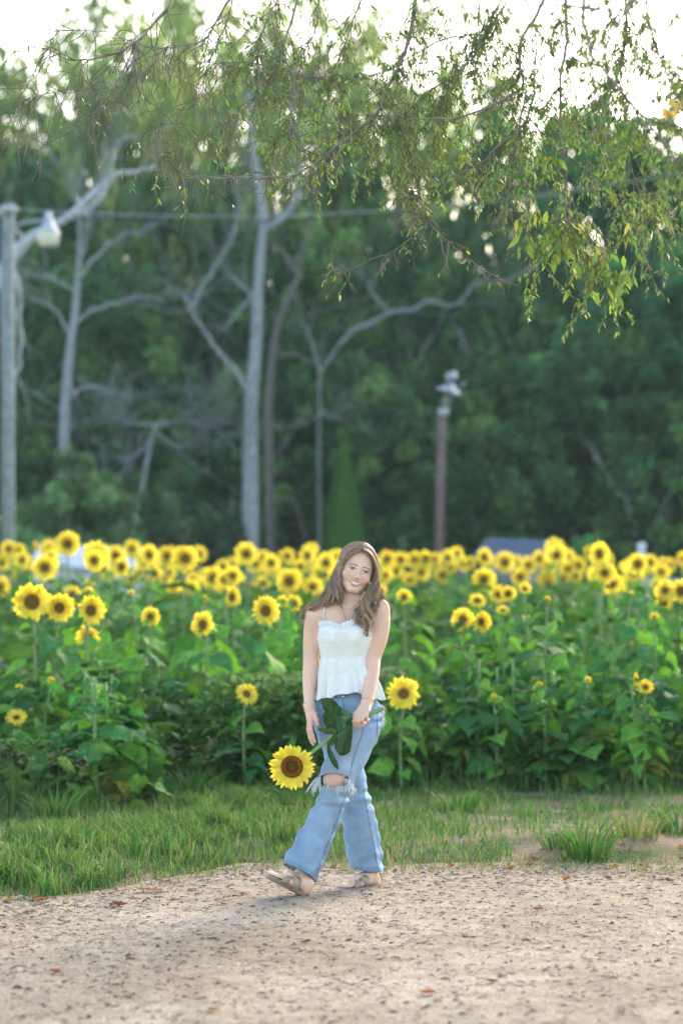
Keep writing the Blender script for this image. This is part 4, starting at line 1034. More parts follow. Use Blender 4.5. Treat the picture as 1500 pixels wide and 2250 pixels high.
# broader yellow green leaves on the lowest sprays
sp = []
for (a, b, n_, s_) in [(1240, 500, 40, 45), (1190, 530, 22, 30), (1320, 590, 40, 55), (1350, 640, 16, 22), (1390, 520, 12, 25), (1290, 560, 26, 40), (1430, 460, 36, 40), (1410, 510, 12, 20), (1160, 480, 14, 25), (880, 355, 6, 12), (1020, 345, 3, 8), (1215, 350, 10, 18), (1085, 380, 8, 15), (1370, 600, 14, 20), (1250, 540, 24, 30)]:
    for k in range(n_):
        x, y = a + r.normal(0, s_ * .7), b + r.normal(0, s_ * .4); sp.append((W(x, y, 10.8 + r.normal(0, .06)), x, y))
narrow_leaves(sp, 3, .045, .085, .30, [(.16, .28, .06), (.21, .31, .07), (.12, .22, .05), (.30, .31, .08)], 'leaves', 1.3)
# thin stalks that carry those sprays
mb = MB()
for pts in [[(1242, 465), (1235, 490), (1210, 510), (1185, 525), (1165, 520)], [(1255, 510), (1240, 520), (1225, 540)], [(1295, 570), (1330, 585), (1350, 610), (1355, 640)], [(1340, 600), (1375, 605), (1392, 580)], [(1295, 570), (1280, 580), (1262, 570)], [(1440, 425), (1430, 450), (1420, 490)], [(1440, 425), (1465, 450), (1480, 470)], [(1410, 430), (1400, 470), (1395, 520)], [(1295, 570), (1310, 600), (1320, 630)]]:
    P = spline([W(a, b, 10.8) for a, b in pts], 14); tube(mb, P - hb, np.linspace(.003, .0015, 14), 4, BR)
mb.build('branch', M['bark'], htree)
# crown out of view above and beside the road, which shades the place
cm = crown_mesh(91, 1, 1, 70, 60, .10, [(.10, .16, .05), (.08, .13, .04)], 'crown')
c = bpy.data.objects.new('crown', cm); COL.objects.link(c); c.parent = htree; c.location = (-1.0, -.4, 6.9); c.scale = (3.6, 3.0, 1.1)
# a second tree's leaves show at the top corners, out of focus because nearer
t2 = tag(empty('near_tree', (3.4, 7.6, 0)), 'blurred near tree whose leaves hang into the upper right corner', 'tree')
mb = MB(); tube(mb, spline([[0, 0, -.1], [0, 0, 2], [-.3, 0, 3.4], [-1.0, 0, 3.9], [-2.0, -.1, 4.1]], 20), np.linspace(.12, .02, 20), 8, BR); mb.build('trunk', M['bark'], t2)
pts = []
tb = np.array([3.4, 7.6, 0])
for (a, b, n_, sx_, sy_) in [(1180, 60, 50, 80, 50), (1290, 90, 80, 80, 60), (1320, 10, 50, 90, 30), (1480, 140, 50, 30, 50), (1480, 230, 16, 20, 20), (1060, 20, 40, 50, 25), (1450, 30, 30, 40, 25)]:
    for k in range(n_):
        x, y = a + r.normal(0, sx_ * .6), b + r.normal(0, sy_ * .6); pts.append((W(x, y, 8.0 + r.normal(0, .15)), x, y))
hb_ = hb; hb = tb; ht_ = htree; htree = t2
narrow_leaves(pts, 7, .022, .042, .42, [(.12, .18, .05), (.09, .14, .04), (.15, .19, .06)], 'leaves', .8)
op = [(W(1470 + r.normal(0, 9), 240 + r.normal(0, 7), 8.0), 0, 0) for _ in range(9)]
narrow_leaves(op, 8, .025, .04, .7, [(.55, .32, .04), (.5, .38, .05)], 'leaves', .5)
mb = MB()
for pts_ in [[(1560, -60), (1400, -20), (1310, 20), (1250, 70), (1200, 90)], [(1400, -20), (1340, 80), (1300, 140)], [(1560, 60), (1500, 120), (1475, 180), (1470, 230)], [(1310, 20), (1200, 10), (1100, 20), (1040, 30)]]:
    P = spline([W(a, b, 8.0) for a, b in pts_], 18); tube(mb, P - tb, np.linspace(.008, .002, 18), 5, BR)
tube(mb, spline([W(1560, -60, 8) - tb, [-1.6, .4, 3.9], [-2.0, -.1, 4.1]], 8), .01, 5, BR)
mb.build('branch', M['bark'], t2); hb = hb_; htree = ht_
# ---------------------------------------------------------------- the young woman
D0 = 11.3
def K(px, py, dd=0.0): return W(px, py, D0 + dd)
ORG = np.array([0.05, D0, 0.0])
person = tag(empty('person', ORG), 'young woman in white ruffled top and ripped light jeans walking with a sunflower in hand', 'person')

class SDF:
    def __init__(s, lo, hi, h):
        s.h = h; s.lo = np.array(lo, float); s.n = np.ceil((np.array(hi) - s.lo) / h).astype(int) + 1
        s.D = np.full(tuple(s.n), 1.0, np.float32)
    def box(s, lo, hi):
        a = np.clip(np.floor((np.asarray(lo) - s.lo) / s.h).astype(int), 0, s.n); b = np.clip(np.ceil((np.asarray(hi) - s.lo) / s.h).astype(int) + 1, 0, s.n)
        if (b <= a).any(): return None, None
        ax = [s.lo[i] + s.h * np.arange(a[i], b[i]) for i in range(3)]
        return (slice(a[0], b[0]), slice(a[1], b[1]), slice(a[2], b[2])), np.meshgrid(*ax, indexing='ij')
    def put(s, lo, hi, f, k, sub=False):
        m = k + .02; sl, G = s.box(np.asarray(lo) - m, np.asarray(hi) + m)
        if sl is None: return
        P = np.stack(G, -1); d = f(P).astype(np.float32); D = s.D[sl]
        if sub: d = -d; D2, d2 = -D, -d; hh = np.clip(.5 + .5 * (D2 - d2) / k, 0, 1); s.D[sl] = -((D2 * (1 - hh) + d2 * hh) - k * hh * (1 - hh))
        else: hh = np.clip(.5 + .5 * (D - d) / k, 0, 1); s.D[sl] = (D * (1 - hh) + d * hh) - k * hh * (1 - hh)
    def cap(s, a, b, ra, rb, k=.02, fy=1.0, sub=False):     # tapered capsule; fy squashes depth
        a = np.asarray(a, float); b = np.asarray(b, float); ab = b - a; L = max(ab @ ab, 1e-9); sc = np.array([1, 1 / fy, 1])
        def f(P):
            t = np.clip(((P - a) @ ab) / L, 0, 1)[..., None]; q = (P - (a + t * ab)) * sc
            return (np.sqrt((q * q).sum(-1)) - (ra + (rb - ra) * t[..., 0])) * min(1, fy)
        r_ = max(ra, rb) * max(1, fy); s.put(np.minimum(a, b) - r_, np.maximum(a, b) + r_, f, k, sub)
    def ell(s, c, r, k=.02, Mx=None, sub=False):
        c = np.asarray(c, float); r = np.asarray(r, float); Mi = np.eye(3) if Mx is None else np.asarray(Mx)
        def f(P):
            q = (P - c) @ Mi; k0 = np.sqrt(((q / r) ** 2).sum(-1)); k1 = np.sqrt(((q / r ** 2) ** 2).sum(-1)) + 1e-9
            return k0 * (k0 - 1) / k1
        m = r.max(); s.put(c - m, c + m, f, k, sub)
    def nets(s):
        D = s.D; S = D < 0; n = np.array(D.shape)
        any_ = np.zeros(n - 1, bool); all_ = np.ones(n - 1, bool)
        for dx in (0, 1):
            for dy in (0, 1):
                for dz in (0, 1):
                    v = S[dx:n[0] - 1 + dx, dy:n[1] - 1 + dy, dz:n[2] - 1 + dz]; any_ |= v; all_ &= v
        act = any_ & ~all_; I = np.argwhere(act); idx = np.full(tuple(n - 1), -1, np.int32); idx[act] = np.arange(len(I))
        c = {}
        for dx in (0, 1):
            for dy in (0, 1):
                for dz in (0, 1): c[(dx, dy, dz)] = D[I[:, 0] + dx, I[:, 1] + dy, I[:, 2] + dz]
        acc = np.zeros((len(I), 3)); cnt = np.zeros(len(I)); keys = list(c)
        for a in keys:
            for b in keys:
                if b > a and sum(abs(a[i] - b[i]) for i in range(3)) == 1:
                    A, B = c[a], c[b]; m = (A < 0) != (B < 0); t = np.where(m, A / np.where(m, A - B, 1), 0)
                    p = np.array(a)[None] + t[:, None] * (np.array(b) - np.array(a))[None]
                    acc += p * m[:, None]; cnt += m
        V = s.lo + s.h * (I + acc / cnt[:, None])
        Q = []
        for ax in range(3):
            o = [k for k in range(3) if k != ax]
            s0 = [slice(1, n[k] - 1) for k in range(3)]; s1 = list(s0); s0[ax] = slice(0, n[ax] - 1); s1[ax] = slice(1, n[ax])
            a, b = S[tuple(s0)], S[tuple(s1)]; E = np.argwhere(a != b); fl = a[a != b]
            base = E.copy(); base[:, o[0]] += 1; base[:, o[1]] += 1
            def g(u, v):
                q = base.copy(); q[:, o[0]] += u; q[:, o[1]] += v; return idx[q[:, 0], q[:, 1], q[:, 2]]
            q = np.stack([g(-1, -1), g(0, -1), g(0, 0), g(-1, 0)], 1)
            flip = fl if ax != 1 else ~fl
            q[~flip] = q[~flip][:, ::-1]; Q.append(q)
        return V, np.vstack(Q)

# ---- head frame
HS = 1.06
yaw, roll, pitch = R(9), R(16), R(-3)
HM = ry(roll) @ rz(yaw) @ rx(pitch)       # local -> world
EM = K(789, 1252, -.082)                  # between the eyes, on the surface
def Hp(p): return EM + (HM @ (np.asarray(p, float) + np.array([0, .088, 0]) - np.array([0, .0, 0]))) * HS
def He(S, c, r, k, sub=False, Mx=None): S.ell(Hp(c), np.array(r) * HS, k, HM if Mx is None else HM @ Mx, sub)
def Hc(S, a, b, ra, rb, k, sub=False): S.cap(Hp(a), Hp(b), ra * HS, rb * HS, k, 1.0, sub)

B = SDF(K(560, 2000, 0) * [1, 0, 0] + [0, 10.9, -.03], np.array([K(880, 1180)[0], 11.62, K(0, 1185)[2]]), .003)
# torso
B.ell(K(757, 1400, .0), (.125, .085, .13), .03); B.ell(K(757, 1345, .01), (.13, .065, .075), .04)
B.cap(K(757, 1400, 0), K(756, 1470, 0), .086, .088, .04, .8); B.ell(K(762, 1550, .02), (.135, .095, .10), .04)
B.ell(K(731, 1405, -.06), (.045, .045, .045), .03); B.ell(K(785, 1400, -.06), (.045, .045, .045), .03)
# shoulders, collar, neck
B.cap(K(765, 1335, .02), K(700, 1350, .01), .048, .043, .04); B.cap(K(770, 1332, .02), K(826, 1338, .01), .048, .048, .04)
B.cap(K(766, 1345, .022), K(778, 1282, .022), .053, .047, .015)
B.cap(K(768, 1330, .035), K(722, 1342, .03), .045, .035, .04); B.cap(K(772, 1322, .035), K(815, 1330, .03), .045, .04, .04)
B.cap(K(760, 1349, -.042), K(708, 1345, -.02), .011, .012, .02); B.cap(K(772, 1348, -.042), K(815, 1338, -.02), .011, .012, .02)
B.cap(K(751, 1306, -.006), K(759, 1346, -.036), .010, .008, .02); B.cap(K(786, 1312, -.006), K(768, 1346, -.036), .010, .008, .02)
# arms
def smooth_chain(S, pts, k=.02, fy=1.0, per=5, nk=4):
    A = np.array([list(K(*p[:3])) + [p[3]] for p in pts]); T = spline(A, (len(pts) - 1) * per + 1)
    for i, (a, b) in enumerate(zip(T[:-1], T[1:])): S.cap(a[:3], b[:3], a[3], b[3], k if i < nk else .0015, fy)
def chain(pts, k=.02, fy=1.0): smooth_chain(B, pts, k, fy)
def soft_chain(S, pts, k, per=5):         # one limb: hard union of its own pieces, soft union with the rest
    T = spline(np.array([list(K(*p[:3])) + [p[3]] for p in pts]), (len(pts) - 1) * per + 1)
    def f(P):
        m = None
        for a, b in zip(T[:-1], T[1:]):
            ab = b[:3] - a[:3]; t = np.clip(((P - a[:3]) @ ab) / (ab @ ab), 0, 1); q = P - (a[:3] + t[..., None] * ab)
            d = np.sqrt((q * q).sum(-1)) - (a[3] + (b[3] - a[3]) * t); m = d if m is None else np.minimum(m, d)
        return m
    r_ = T[:, 3].max(); S.put(T[:, :3].min(0) - r_, T[:, :3].max(0) + r_, f, k)
soft_chain(B, [(690, 1352, .01, .043), (684, 1390, .03, .037), (683, 1425, .042, .037), (684, 1455, .046, .0385), (681, 1490, .02, .035), (679, 1520, -.02, .028), (679.5, 1549, -.06, .0225)], .03)
soft_chain(B, [(833, 1340, .01, .047), (832, 1370, .01, .052), (827, 1405, .008, .050), (818, 1442, .000, .041), (815, 1470, -.032, .0405), (812, 1505, -.08, .035), (806, 1544, -.14, .027)], .03)
# hand hanging at the left: seen from the thumb side
chain([(679.5, 1549, -.06, .0215), (680, 1562, -.075, .019), (681, 1578, -.085, .017)], .012, 1.5)
B.cap(K(681, 1560, -.08), K(683, 1590, -.10), .017, .015, .012); B.cap(K(678, 1560, -.065), K(680, 1588, -.06), .015, .013, .012)
def finger(pts, k=.006):
    for a, b in zip(pts[:-1], pts[1:]): B.cap(K(*a[:3]), K(*b[:3]), a[3], b[3], k)
finger([(682.5, 1588, -.108, .0093), (683.5, 1604, -.112, .0085), (687.5, 1617, -.112, .0078), (692, 1630, -.108, .0066)])
finger([(680.0, 1590, -.092, .0095), (680.5, 1607, -.092, .0086), (683.5, 1622, -.090, .0078), (688, 1636, -.084, .0066)])
finger([(678.5, 1590, -.072, .0090), (678.0, 1606, -.070, .0082), (680.5, 1620, -.066, .0075), (684.5, 1632, -.06, .0064)])
finger([(677.5, 1587, -.052, .0080), (676.5, 1600, -.048, .0072), (678, 1611, -.044, .0066), (681, 1620, -.04, .0058)])
finger([(686, 1560, -.085, .0105), (691, 1570, -.10, .0100), (695.5, 1582, -.107, .0085), (698.5, 1593, -.11, .0070)], .009)
# hand at the right: fist round the stalk
STEMP = [K(644, 1688, -.395), K(668, 1668, -.35), K(700, 1641, -.30), K(742, 1610, -.245), K(790, 1583, -.205), K(815, 1569, -.20), K(841, 1556, -.20)]
SZ = .026
B.cap(K(806, 1544, -.14), K(800, 1556, -.165), .025, .026, .012, .7)
for (kx, ky) in ((783, 1570), (791, 1571), (800, 1568), (808, 1562)):
    B.cap(K(803 + (kx - 796) * .4, 1552, -.165), K(kx, ky, -.205), .014, .0125, .010)
finger([(782, 1570, -.212, .0105), (777.5, 1584, -.233, .0095), (778.5, 1595, -.215, .0088), (783, 1594, -.185, .0075)], .004)
finger([(790.5, 1571, -.217, .0108), (786.5, 1584, -.238, .0098), (787.5, 1594.5, -.218, .0090), (792, 1592, -.186, .0078)], .004)
finger([(799, 1568, -.215, .0105), (795.5, 1581, -.236, .0095), (797, 1591, -.216, .0088), (801, 1588, -.184, .0075)], .004)
finger([(807.5, 1562, -.208, .0095), (804.5, 1574, -.228, .0086), (806.5, 1583, -.208, .0080), (809, 1581, -.182, .0068)], .004)
finger([(792, 1556, -.155, .012), (782, 1568, -.165, .0115), (776, 1579, -.178, .0098), (775, 1588, -.19, .008)], .008)
# legs
chain([(792, 1590, -.02, .068), (766, 1650, -.10, .064), (737, 1708, -.195, .053), (733, 1728, -.19, .047), (720, 1770, -.175, .045), (690, 1840, -.18, .043), (668, 1905, -.20, .033), (661, 1928, -.205, .032)], .02)
B.ell(K(734, 1712, -.215), (.040, .032, .035), .02)
chain([(733, 1590, .04, .078), (752, 1660, .04, .066), (768, 1730, .05, .053), (786, 1800, .09, .050), (806, 1880, .135, .038), (812, 1925, .15, .031)], .02)
# feet
def foot_frame(heel, toe, upv, side):
    f = toe - heel; L = np.linalg.norm(f); f = f / L; s = unit(np.cross(f, upv)); u = unit(np.cross(s, f))
    return lambda a, b, c: heel + f * (a * L) + s * (b * side) + u * c
F1 = foot_frame(K(673, 1966, -.225), K(590, 1922, -.30), np.array([0, 0, 1.0]), 1)       # s = f x up
F2 = foot_frame(K(826, 1944, .135), K(748, 1953, .01), np.array([0, 0, 1.0]), 1)
def foot(F, ank, inner):
    B.ell(F(.08, 0, .026), (.026, .026, .026), .012); B.cap(F(.08, 0, .03), ank, .026, .030, .02)
    B.cap(F(.15, 0, .05), ank, .03, .03, .025)
    B.cap(F(.15, 0, .045), F(.55, .004, .036), .030, .024, .02); B.cap(F(.35, .012, .028), F(.68, .020, .017), .022, .016, .015); B.cap(F(.3, -.016, .022), F(.66, -.022, .014), .020, .014, .015)
    for k in range(5):
        b = (-.028 + .0135 * k) * inner; l = (.87, .91, .94, .96, .97)[k]; rr = (.0068, .0072, .0076, .0082, .0112)[k]
        B.cap(F(.70, b * .9, .014), F(l - .06, b, .013), rr, rr, .006); B.cap(F(l - .06, b, .013), F(l, b, .009), rr, rr * .85, .003)
foot(F1, K(663, 1926, -.20), 1); foot(F2, K(812, 1925, .15), 1)
# head
He(B, (0, .010, .034), (.074, .090, .080), .02); He(B, (0, -.022, -.020), (.069, .064, .078), .03)
He(B, (0, -.060, -.086), (.022, .021, .015), .022)
for s in (-1, 1):
    Hc(B, (s * .055, -.0, -.045), (s * .018, -.058, -.086), .014, .013, .025)
    He(B, (s * .038, -.061, -.030), (.025, .021, .021), .015)
    He(B, (s * .071, .008, -.010), (.009, .016, .028), .008)      # ear
    He(B, (s * .030, -.074, .020), (.024, .012, .007), .010)      # brow ridge
    He(B, (s * .031, -.095, .001), (.017, .012, .0085), .008, True)
    He(B, (s * .031, -.0745, .0005), (.0125, .0125, .0115), .003)
    He(B, (s * .0095, -.096, -.037), (.007, .008, .0055), .005)
Hc(B, (0, -.083, .004), (0, -.099, -.027), .0062, .0078, .010); He(B, (0, -.099, -.031), (.0088, .0085, .0070), .006)
# mouth: smiling, lips parted
def ZU(x): return -.0570 + 5.0 * x * x
def ZL(x): return -.0685 + 19.5 * x * x
for s in (-1, 1):
    xs_ = np.linspace(0, .0275, 6)
    for a, b in zip(xs_[:-1], xs_[1:]):
        for zf, r0_, yo in ((lambda x: ZU(x) + .0020, .0027, -.0905), (lambda x: ZL(x) - .0024, .0035, -.0895)):
            Hc(B, (s * a, yo + 17 * a * a, zf(a)), (s * b, yo + 17 * b * b, zf(b)), r0_ * (1 - .55 * (a / .0275) ** 2), r0_ * (1 - .55 * (b / .0275) ** 2), .003)
for a in np.linspace(-.022, .022, 9): He(B, (a, -.095 + 17 * a * a, (ZU(a) + ZL(a)) / 2), (.005, .012, max(.0012, (ZU(a) - ZL(a)) / 2 - .0004)), .0015, True)
V, Q = B.nets()
del B.D
# skin colour: lips and cheeks by place on the head
loc = ((V - EM) / HS) @ HM - np.array([0, .088, 0])
C = np.tile(np.array([.82, .525, .40]), (len(V), 1))
def blend(c, w): 
    global C
    C = C * (1 - w[:, None]) + np.array(c) * w[:, None]
inh = (V[:, 2] > K(0, 1312)[2])
for s in (-1, 1):
    w = np.exp(-(((loc[:, 0] - s * .042) / .018) ** 2 + ((loc[:, 2] + .032) / .016) ** 2)) * (loc[:, 1] < -.04) * inh * .40
    blend((.58, .25, .19), w)
mx = np.abs(loc[:, 0]); curve = -.0640 + 9.0 * (mx ** 2) * 2.2
tp = np.clip(1 - (mx / .029) ** 2, .05, 1)
up = np.exp(-((loc[:, 2] - (ZU(mx) + .0018)) / (.0026 * tp + .0006)) ** 4) * (mx < .0285); dn = np.exp(-((loc[:, 2] - (ZL(mx) - .0026)) / (.0035 * tp + .0006)) ** 4) * (mx < .0285)
blend((.66, .27, .25), np.clip(up + dn, 0, 1) * (loc[:, 1] < -.06) * inh * .8)
w = np.exp(-(((mx - .031) / .020) ** 2 + ((loc[:, 2] - .004) / .013) ** 2)) * (loc[:, 1] < -.05) * inh * .38
blend((.36, .20, .15), w)
# knuckles, elbows and knees a little redder
for q, rr_ in ((K(828, 1442, -.02), .02), (K(733, 1713, -.24), .05), (K(792, 1590, -.22), .03)):
    blend((.58, .30, .22), np.exp(-(((V - q) ** 2).sum(1) / rr_ ** 2)) * .4)
mb = MB(); mb.add(V - ORG, Q, None, C); body = mb.build('body', M['skin'], person)
bvh = BVHTree.FromPolygons([tuple(v) for v in V], [tuple(int(i) for i in q) for q in Q])

def onface(x, z, off):                    # point on the face surface at head-local x, z
    o = Hp((x, -.2, z)); d = HM @ np.array([0, 1.0, 0]); h = bvh.ray_cast(Vector(o), Vector(d), .3)
    p = np.array(h[0]) if h[0] else Hp((x, -.08, z)); return p - d * off - ORG
def patch(mb, fn, nu, nv, off, c):
    P = [onface(*fn(u, v), off) for u in np.linspace(0, 1, nu) for v in np.linspace(0, 1, nv)]
    mb.add(P, [[i * nv + j, i * nv + j + 1, (i + 1) * nv + j + 1, (i + 1) * nv + j] for i in range(nu - 1) for j in range(nv - 1)], None, c)
for s in (-1, 1):
    e = MB()
    def lens(u, v, s=s, w=.0135, h=.0066):
        x = (u - .5) * 2; t = (1 - x * x) ** .6; return (s * .031 + x * w, .0005 - .0030 * (1 - x * x) + (v - .42) * h * t + .0006 * x * s)
    patch(e, lens, 13, 5, .0005, (.50, .47, .46))
    def iris(u, v, s=s): a = u * 2 * math.pi; return (s * .031 + .0056 * v * math.cos(a), -.0012 + min(.0026, max(-.0031, .0056 * v * math.sin(a))))
    patch(e, iris, 17, 4, .0010, (.07, .09, .12))
    def pup(u, v, s=s): a = u * 2 * math.pi; return (s * .031 + .0024 * v * math.cos(a), -.0010 + .0024 * v * math.sin(a))
    patch(e, pup, 13, 3, .0014, (.01, .01, .012))
    e.build('eye', M['eye'], body)
    l = MB()
    def lash(u, v, s=s):
        x = (u - .5) * 2; t = (1 - x * x) ** .6; return (s * .031 + x * .0150, .0005 - .0030 * (1 - x * x) + .55 * .0066 * t + v * .0022)
    patch(l, lash, 13, 3, .0016, (.035, .022, .018))
    def lash2(u, v, s=s):
        x = (u - .5) * 2; t = (1 - x * x) ** .6; return (s * .031 + x * .0135, .0005 - .0030 * (1 - x * x) - .44 * .0066 * t - v * .0009)
    patch(l, lash2, 13, 2, .0012, (.16, .09, .07)); l.build('eyelashes', M['browhair'], body)
    b = MB()
    def brow(u, v, s=s):
        x = .012 + .036 * u; return (s * x, .0145 + .0042 * math.sin(math.pi * min(1, u * .9 + .1) * .75) - .004 * u * u + (v - .5) * (.0052 * (1 - .65 * u)))
    patch(b, brow, 12, 3, .0007, (.27, .165, .11)); b.build('eyebrow', M['browhair'], body)
t = MB()
def teeth(u, v): x = (u - .5) * 2 * .0245; return (x, ZU(x) + .0008 - v * (ZU(x) - ZL(x) - .0012) * 1.0)
P = []
for u in np.linspace(0, 1, 17):
    for v in np.linspace(0, 1, 4):
        x, z = teeth(u, v); yb = -.0888 + 16 * x * x + .0004 * math.cos(x / .0200 * math.pi * 8)
        P.append(Hp((x, yb, z)) - ORG)
t.add(P, [[i * 4 + j, i * 4 + j + 1, (i + 1) * 4 + j + 1, (i + 1) * 4 + j] for i in range(16) for j in range(3)], None, (.74, .71, .67)); t.build('teeth', M['eye'], body)
for q in (K(744.5, 1260, -.045), K(812.5, 1281, -.05)):
    mb = MB(); lathe(mb, [(.0001, .0045), (.003, .0034), (.0045, 0), (.003, -.0034), (.0001, -.0045)], 12, (.85, .82, .76), off=q - ORG); mb.build('earring', M['eye'], person)

# ---- bracelets and necklace
def ring_at(c, axis, r1, fy, rad, c_, m, name):
    axis = unit(axis); a = unit(np.cross(axis, [0, 1, 0])); b = np.cross(axis, a); th = np.linspace(0, 2 * math.pi, 33)
    P = c + r1 * (np.cos(th)[:, None] * a + fy * np.sin(th)[:, None] * b); mb = MB(); tube(mb, P - ORG, rad, 6, c_); mb.build(name, m, person)
wx = K(806, 1544, -.14) - K(812, 1505, -.08)
ring_at(K(806.5, 1541, -.137), wx, .0305, 1.0, .0022, (1, 1, 1), M['gold'], 'bracelet')
wy = K(679.5, 1549, -.06) - K(679, 1520, -.01)
ring_at(K(679.3, 1549, -.062), wy, .026, 1.05, .0045, (.72, .70, .66), M['cotton'], 'bracelet')
ring_at(K(679.8, 1556, -.072), wy, .0235, 1.1, .0012, (1, 1, 1), M['gold'], 'bracelet')
def surf(px, py, off=.002, dd0=-.6):      # point on the skin seen at a photo place
    q0 = K(px, py, dd0); d_ = unit(K(px, py, .5) - q0); h = bvh.ray_cast(Vector(q0), Vector(d_), 2.0)
    return (np.array(h[0]) if h[0] else K(px, py, -.06)) - d_ * off - ORG
mb = MB(); tube(mb, spline([surf(742, 1318, .003), surf(744, 1326), surf(750, 1333), surf(760, 1338), surf(772, 1336), surf(782, 1328)], 24), .0009, 4); mb.build('necklace', M['gold'], person)
mb = MB(); lathe(mb, [(.0001, .003), (.003, 0), (.0001, -.003)], 8, off=surf(751, 1333, .003)); mb.build('pendant', M['gold'], person)

# ---- jeans
J = SDF(K(600, 1960, 0) * [1, 0, 0] + [0, 10.92, K(0, 1950)[2]], np.array([K(870, 0)[0], 11.62, K(0, 1500)[2]]), .0035)
def jleg(pts, k=.012, fy=1.0): smooth_chain(J, pts, k, fy)
J.ell(K(763, 1575, .02), (.158, .118, .14), .02); J.cap(K(762, 1500, .01), K(763, 1560, .015), .128, .148, .02, .78)
J.cap(K(815, 1590, .03), K(805, 1620, .02), .052, .055, .03)
jleg([(794, 1590, -.02, .088), (772, 1650, -.10, .084), (744, 1700, -.175, .082), (737, 1730, -.185, .075), (723, 1776, -.18, .069), (707, 1812, -.18, .073), (692, 1843, -.185, .079), (677, 1874, -.19, .084), (656, 1920, -.20, .086), (640, 1960, -.20, .086)], .01)
jleg([(731, 1590, .04, .086), (748, 1650, .045, .082), (765, 1700, .05, .078), (771, 1740, .06, .078), (787, 1800, .09, .079), (797, 1860, .115, .081), (808, 1910, .135, .074), (815, 1960, .14, .072)], .008)
# folds: displace the field before meshing
ax = [J.lo[i] + J.h * np.arange(J.n[i]) for i in range(3)]
X, Y, Z = np.meshgrid(*[a.astype(np.float32) for a in ax], indexing='ij')
lowz = np.clip((K(0, 1640)[2] - Z) / .5, 0, 1)
fold = .0024 * np.sin(26 * Z + 30 * X + 5 * np.sin(9 * X + 7 * Y)) * (.5 + .5 * np.sin(13 * X - 5 * Z)) + .0022 * np.sin(70 * Z - 25 * X + 3 * np.sin(20 * X))
vert = .0036 * np.sin(62 * (X + .35 * Z) + 50 * Y + 2.0 * np.sin(4 * Z)) * lowz
hipf = .0045 * np.sin(150 * Z + 28 * X + 4 * np.sin(14 * X)) * np.exp(-((Z - K(0, 1575)[2]) / .05) ** 2)
knee = .006 * np.sin(110 * Z + 10 * X) * np.exp(-((Z - K(0, 1750)[2]) / .05) ** 2)
crum = .0025 * np.sin(90 * Z + 20 * X + 2 * np.sin(30 * X)) * np.exp(-((Z - K(0, 1895)[2]) / .07) ** 2)
J.D += (fold + vert + hipf + knee + crum).astype(np.float32); del X, Y, Z, fold, vert, hipf, knee, crum
V, Q = J.nets(); del J.D
PX = 750 + V[:, 0] / V[:, 1] * FPX; PY = HY - (V[:, 2] - CAMH) / V[:, 1] * FPX
dd = V[:, 1] - D0
isfront = (dd < .02 - .0 * PX) & (PY > 1640) & (dd + (PX - 790) * .0012 < -.02)       # front leg
kill = PY < 1512
# hem of the front leg: plane through hem corners, lower at the back
hemf = 1897 + (PX - 622) * (39 / 71.) + (dd + .20) * 70 + .6 * np.sin(PX * .2)
hemb = 1916 - ((PX - 843) / 30.).clip(-3, 0) * -3 + 4 * np.sin((PX - 776) / 67 * math.pi).clip(-1, 1) - .0 * dd
hemb = np.where(dd > .13, hemb - 7, hemb)
kill |= np.where(isfront, PY > hemf, PY > hemb) & (PY > 1850)
nearside = dd < -.185
rip = isfront & (((PX - 731) / 36) ** 2 + ((PY - 1714 - 1.5 * np.sin(PX * .5)) / (14 + 2 * np.sin(PX * .9))) ** 2 < 1) & (dd < -.17)
rip2 = isfront & (((PX - 778) / 7) ** 2 + ((PY - 1736 + (PX - 778) * .9) / 5) ** 2 < 1)
kill |= rip | rip2
Qk = Q[~kill[Q].any(1)]
used = np.unique(Qk); rem = np.full(len(V), -1); rem[used] = np.arange(len(used)); V2 = V[used]; Q2 = rem[Qk]
px, py, d2 = PX[used], PY[used], dd[used]
C = np.tile(np.array([.42, .66, .96]), (len(V2), 1))
def jb(c, w):
    global C
    C = C * (1 - w[:, None]) + np.array(c) * w[:, None]
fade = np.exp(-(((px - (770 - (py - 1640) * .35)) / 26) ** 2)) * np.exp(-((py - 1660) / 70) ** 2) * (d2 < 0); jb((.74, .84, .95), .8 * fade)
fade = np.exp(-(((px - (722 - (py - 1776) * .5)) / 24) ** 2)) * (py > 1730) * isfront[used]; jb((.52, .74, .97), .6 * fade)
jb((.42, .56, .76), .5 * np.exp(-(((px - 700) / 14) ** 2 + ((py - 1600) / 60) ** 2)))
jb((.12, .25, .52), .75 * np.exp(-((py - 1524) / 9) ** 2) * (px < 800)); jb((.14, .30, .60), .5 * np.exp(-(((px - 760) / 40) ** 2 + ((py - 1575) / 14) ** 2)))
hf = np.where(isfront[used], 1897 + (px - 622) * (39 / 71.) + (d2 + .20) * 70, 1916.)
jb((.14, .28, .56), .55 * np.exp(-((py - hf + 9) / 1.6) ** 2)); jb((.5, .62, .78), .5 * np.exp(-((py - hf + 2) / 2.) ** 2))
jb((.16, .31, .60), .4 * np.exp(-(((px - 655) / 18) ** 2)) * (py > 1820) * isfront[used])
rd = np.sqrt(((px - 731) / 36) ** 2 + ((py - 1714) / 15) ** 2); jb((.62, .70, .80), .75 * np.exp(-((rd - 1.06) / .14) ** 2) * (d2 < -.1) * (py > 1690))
C *= (1 + .05 * noise(V2[:, 0] * 20, V2[:, 1] * 20, V2[:, 2] * 20, f=1)[:, None])
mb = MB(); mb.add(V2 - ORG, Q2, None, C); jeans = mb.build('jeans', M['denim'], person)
so = jeans.modifiers.new('cloth', 'SOLIDIFY'); so.thickness = .003; so.offset = -1
jb_ = BVHTree.FromPolygons([tuple(v) for v in V], [tuple(int(i) for i in q) for q in Q])
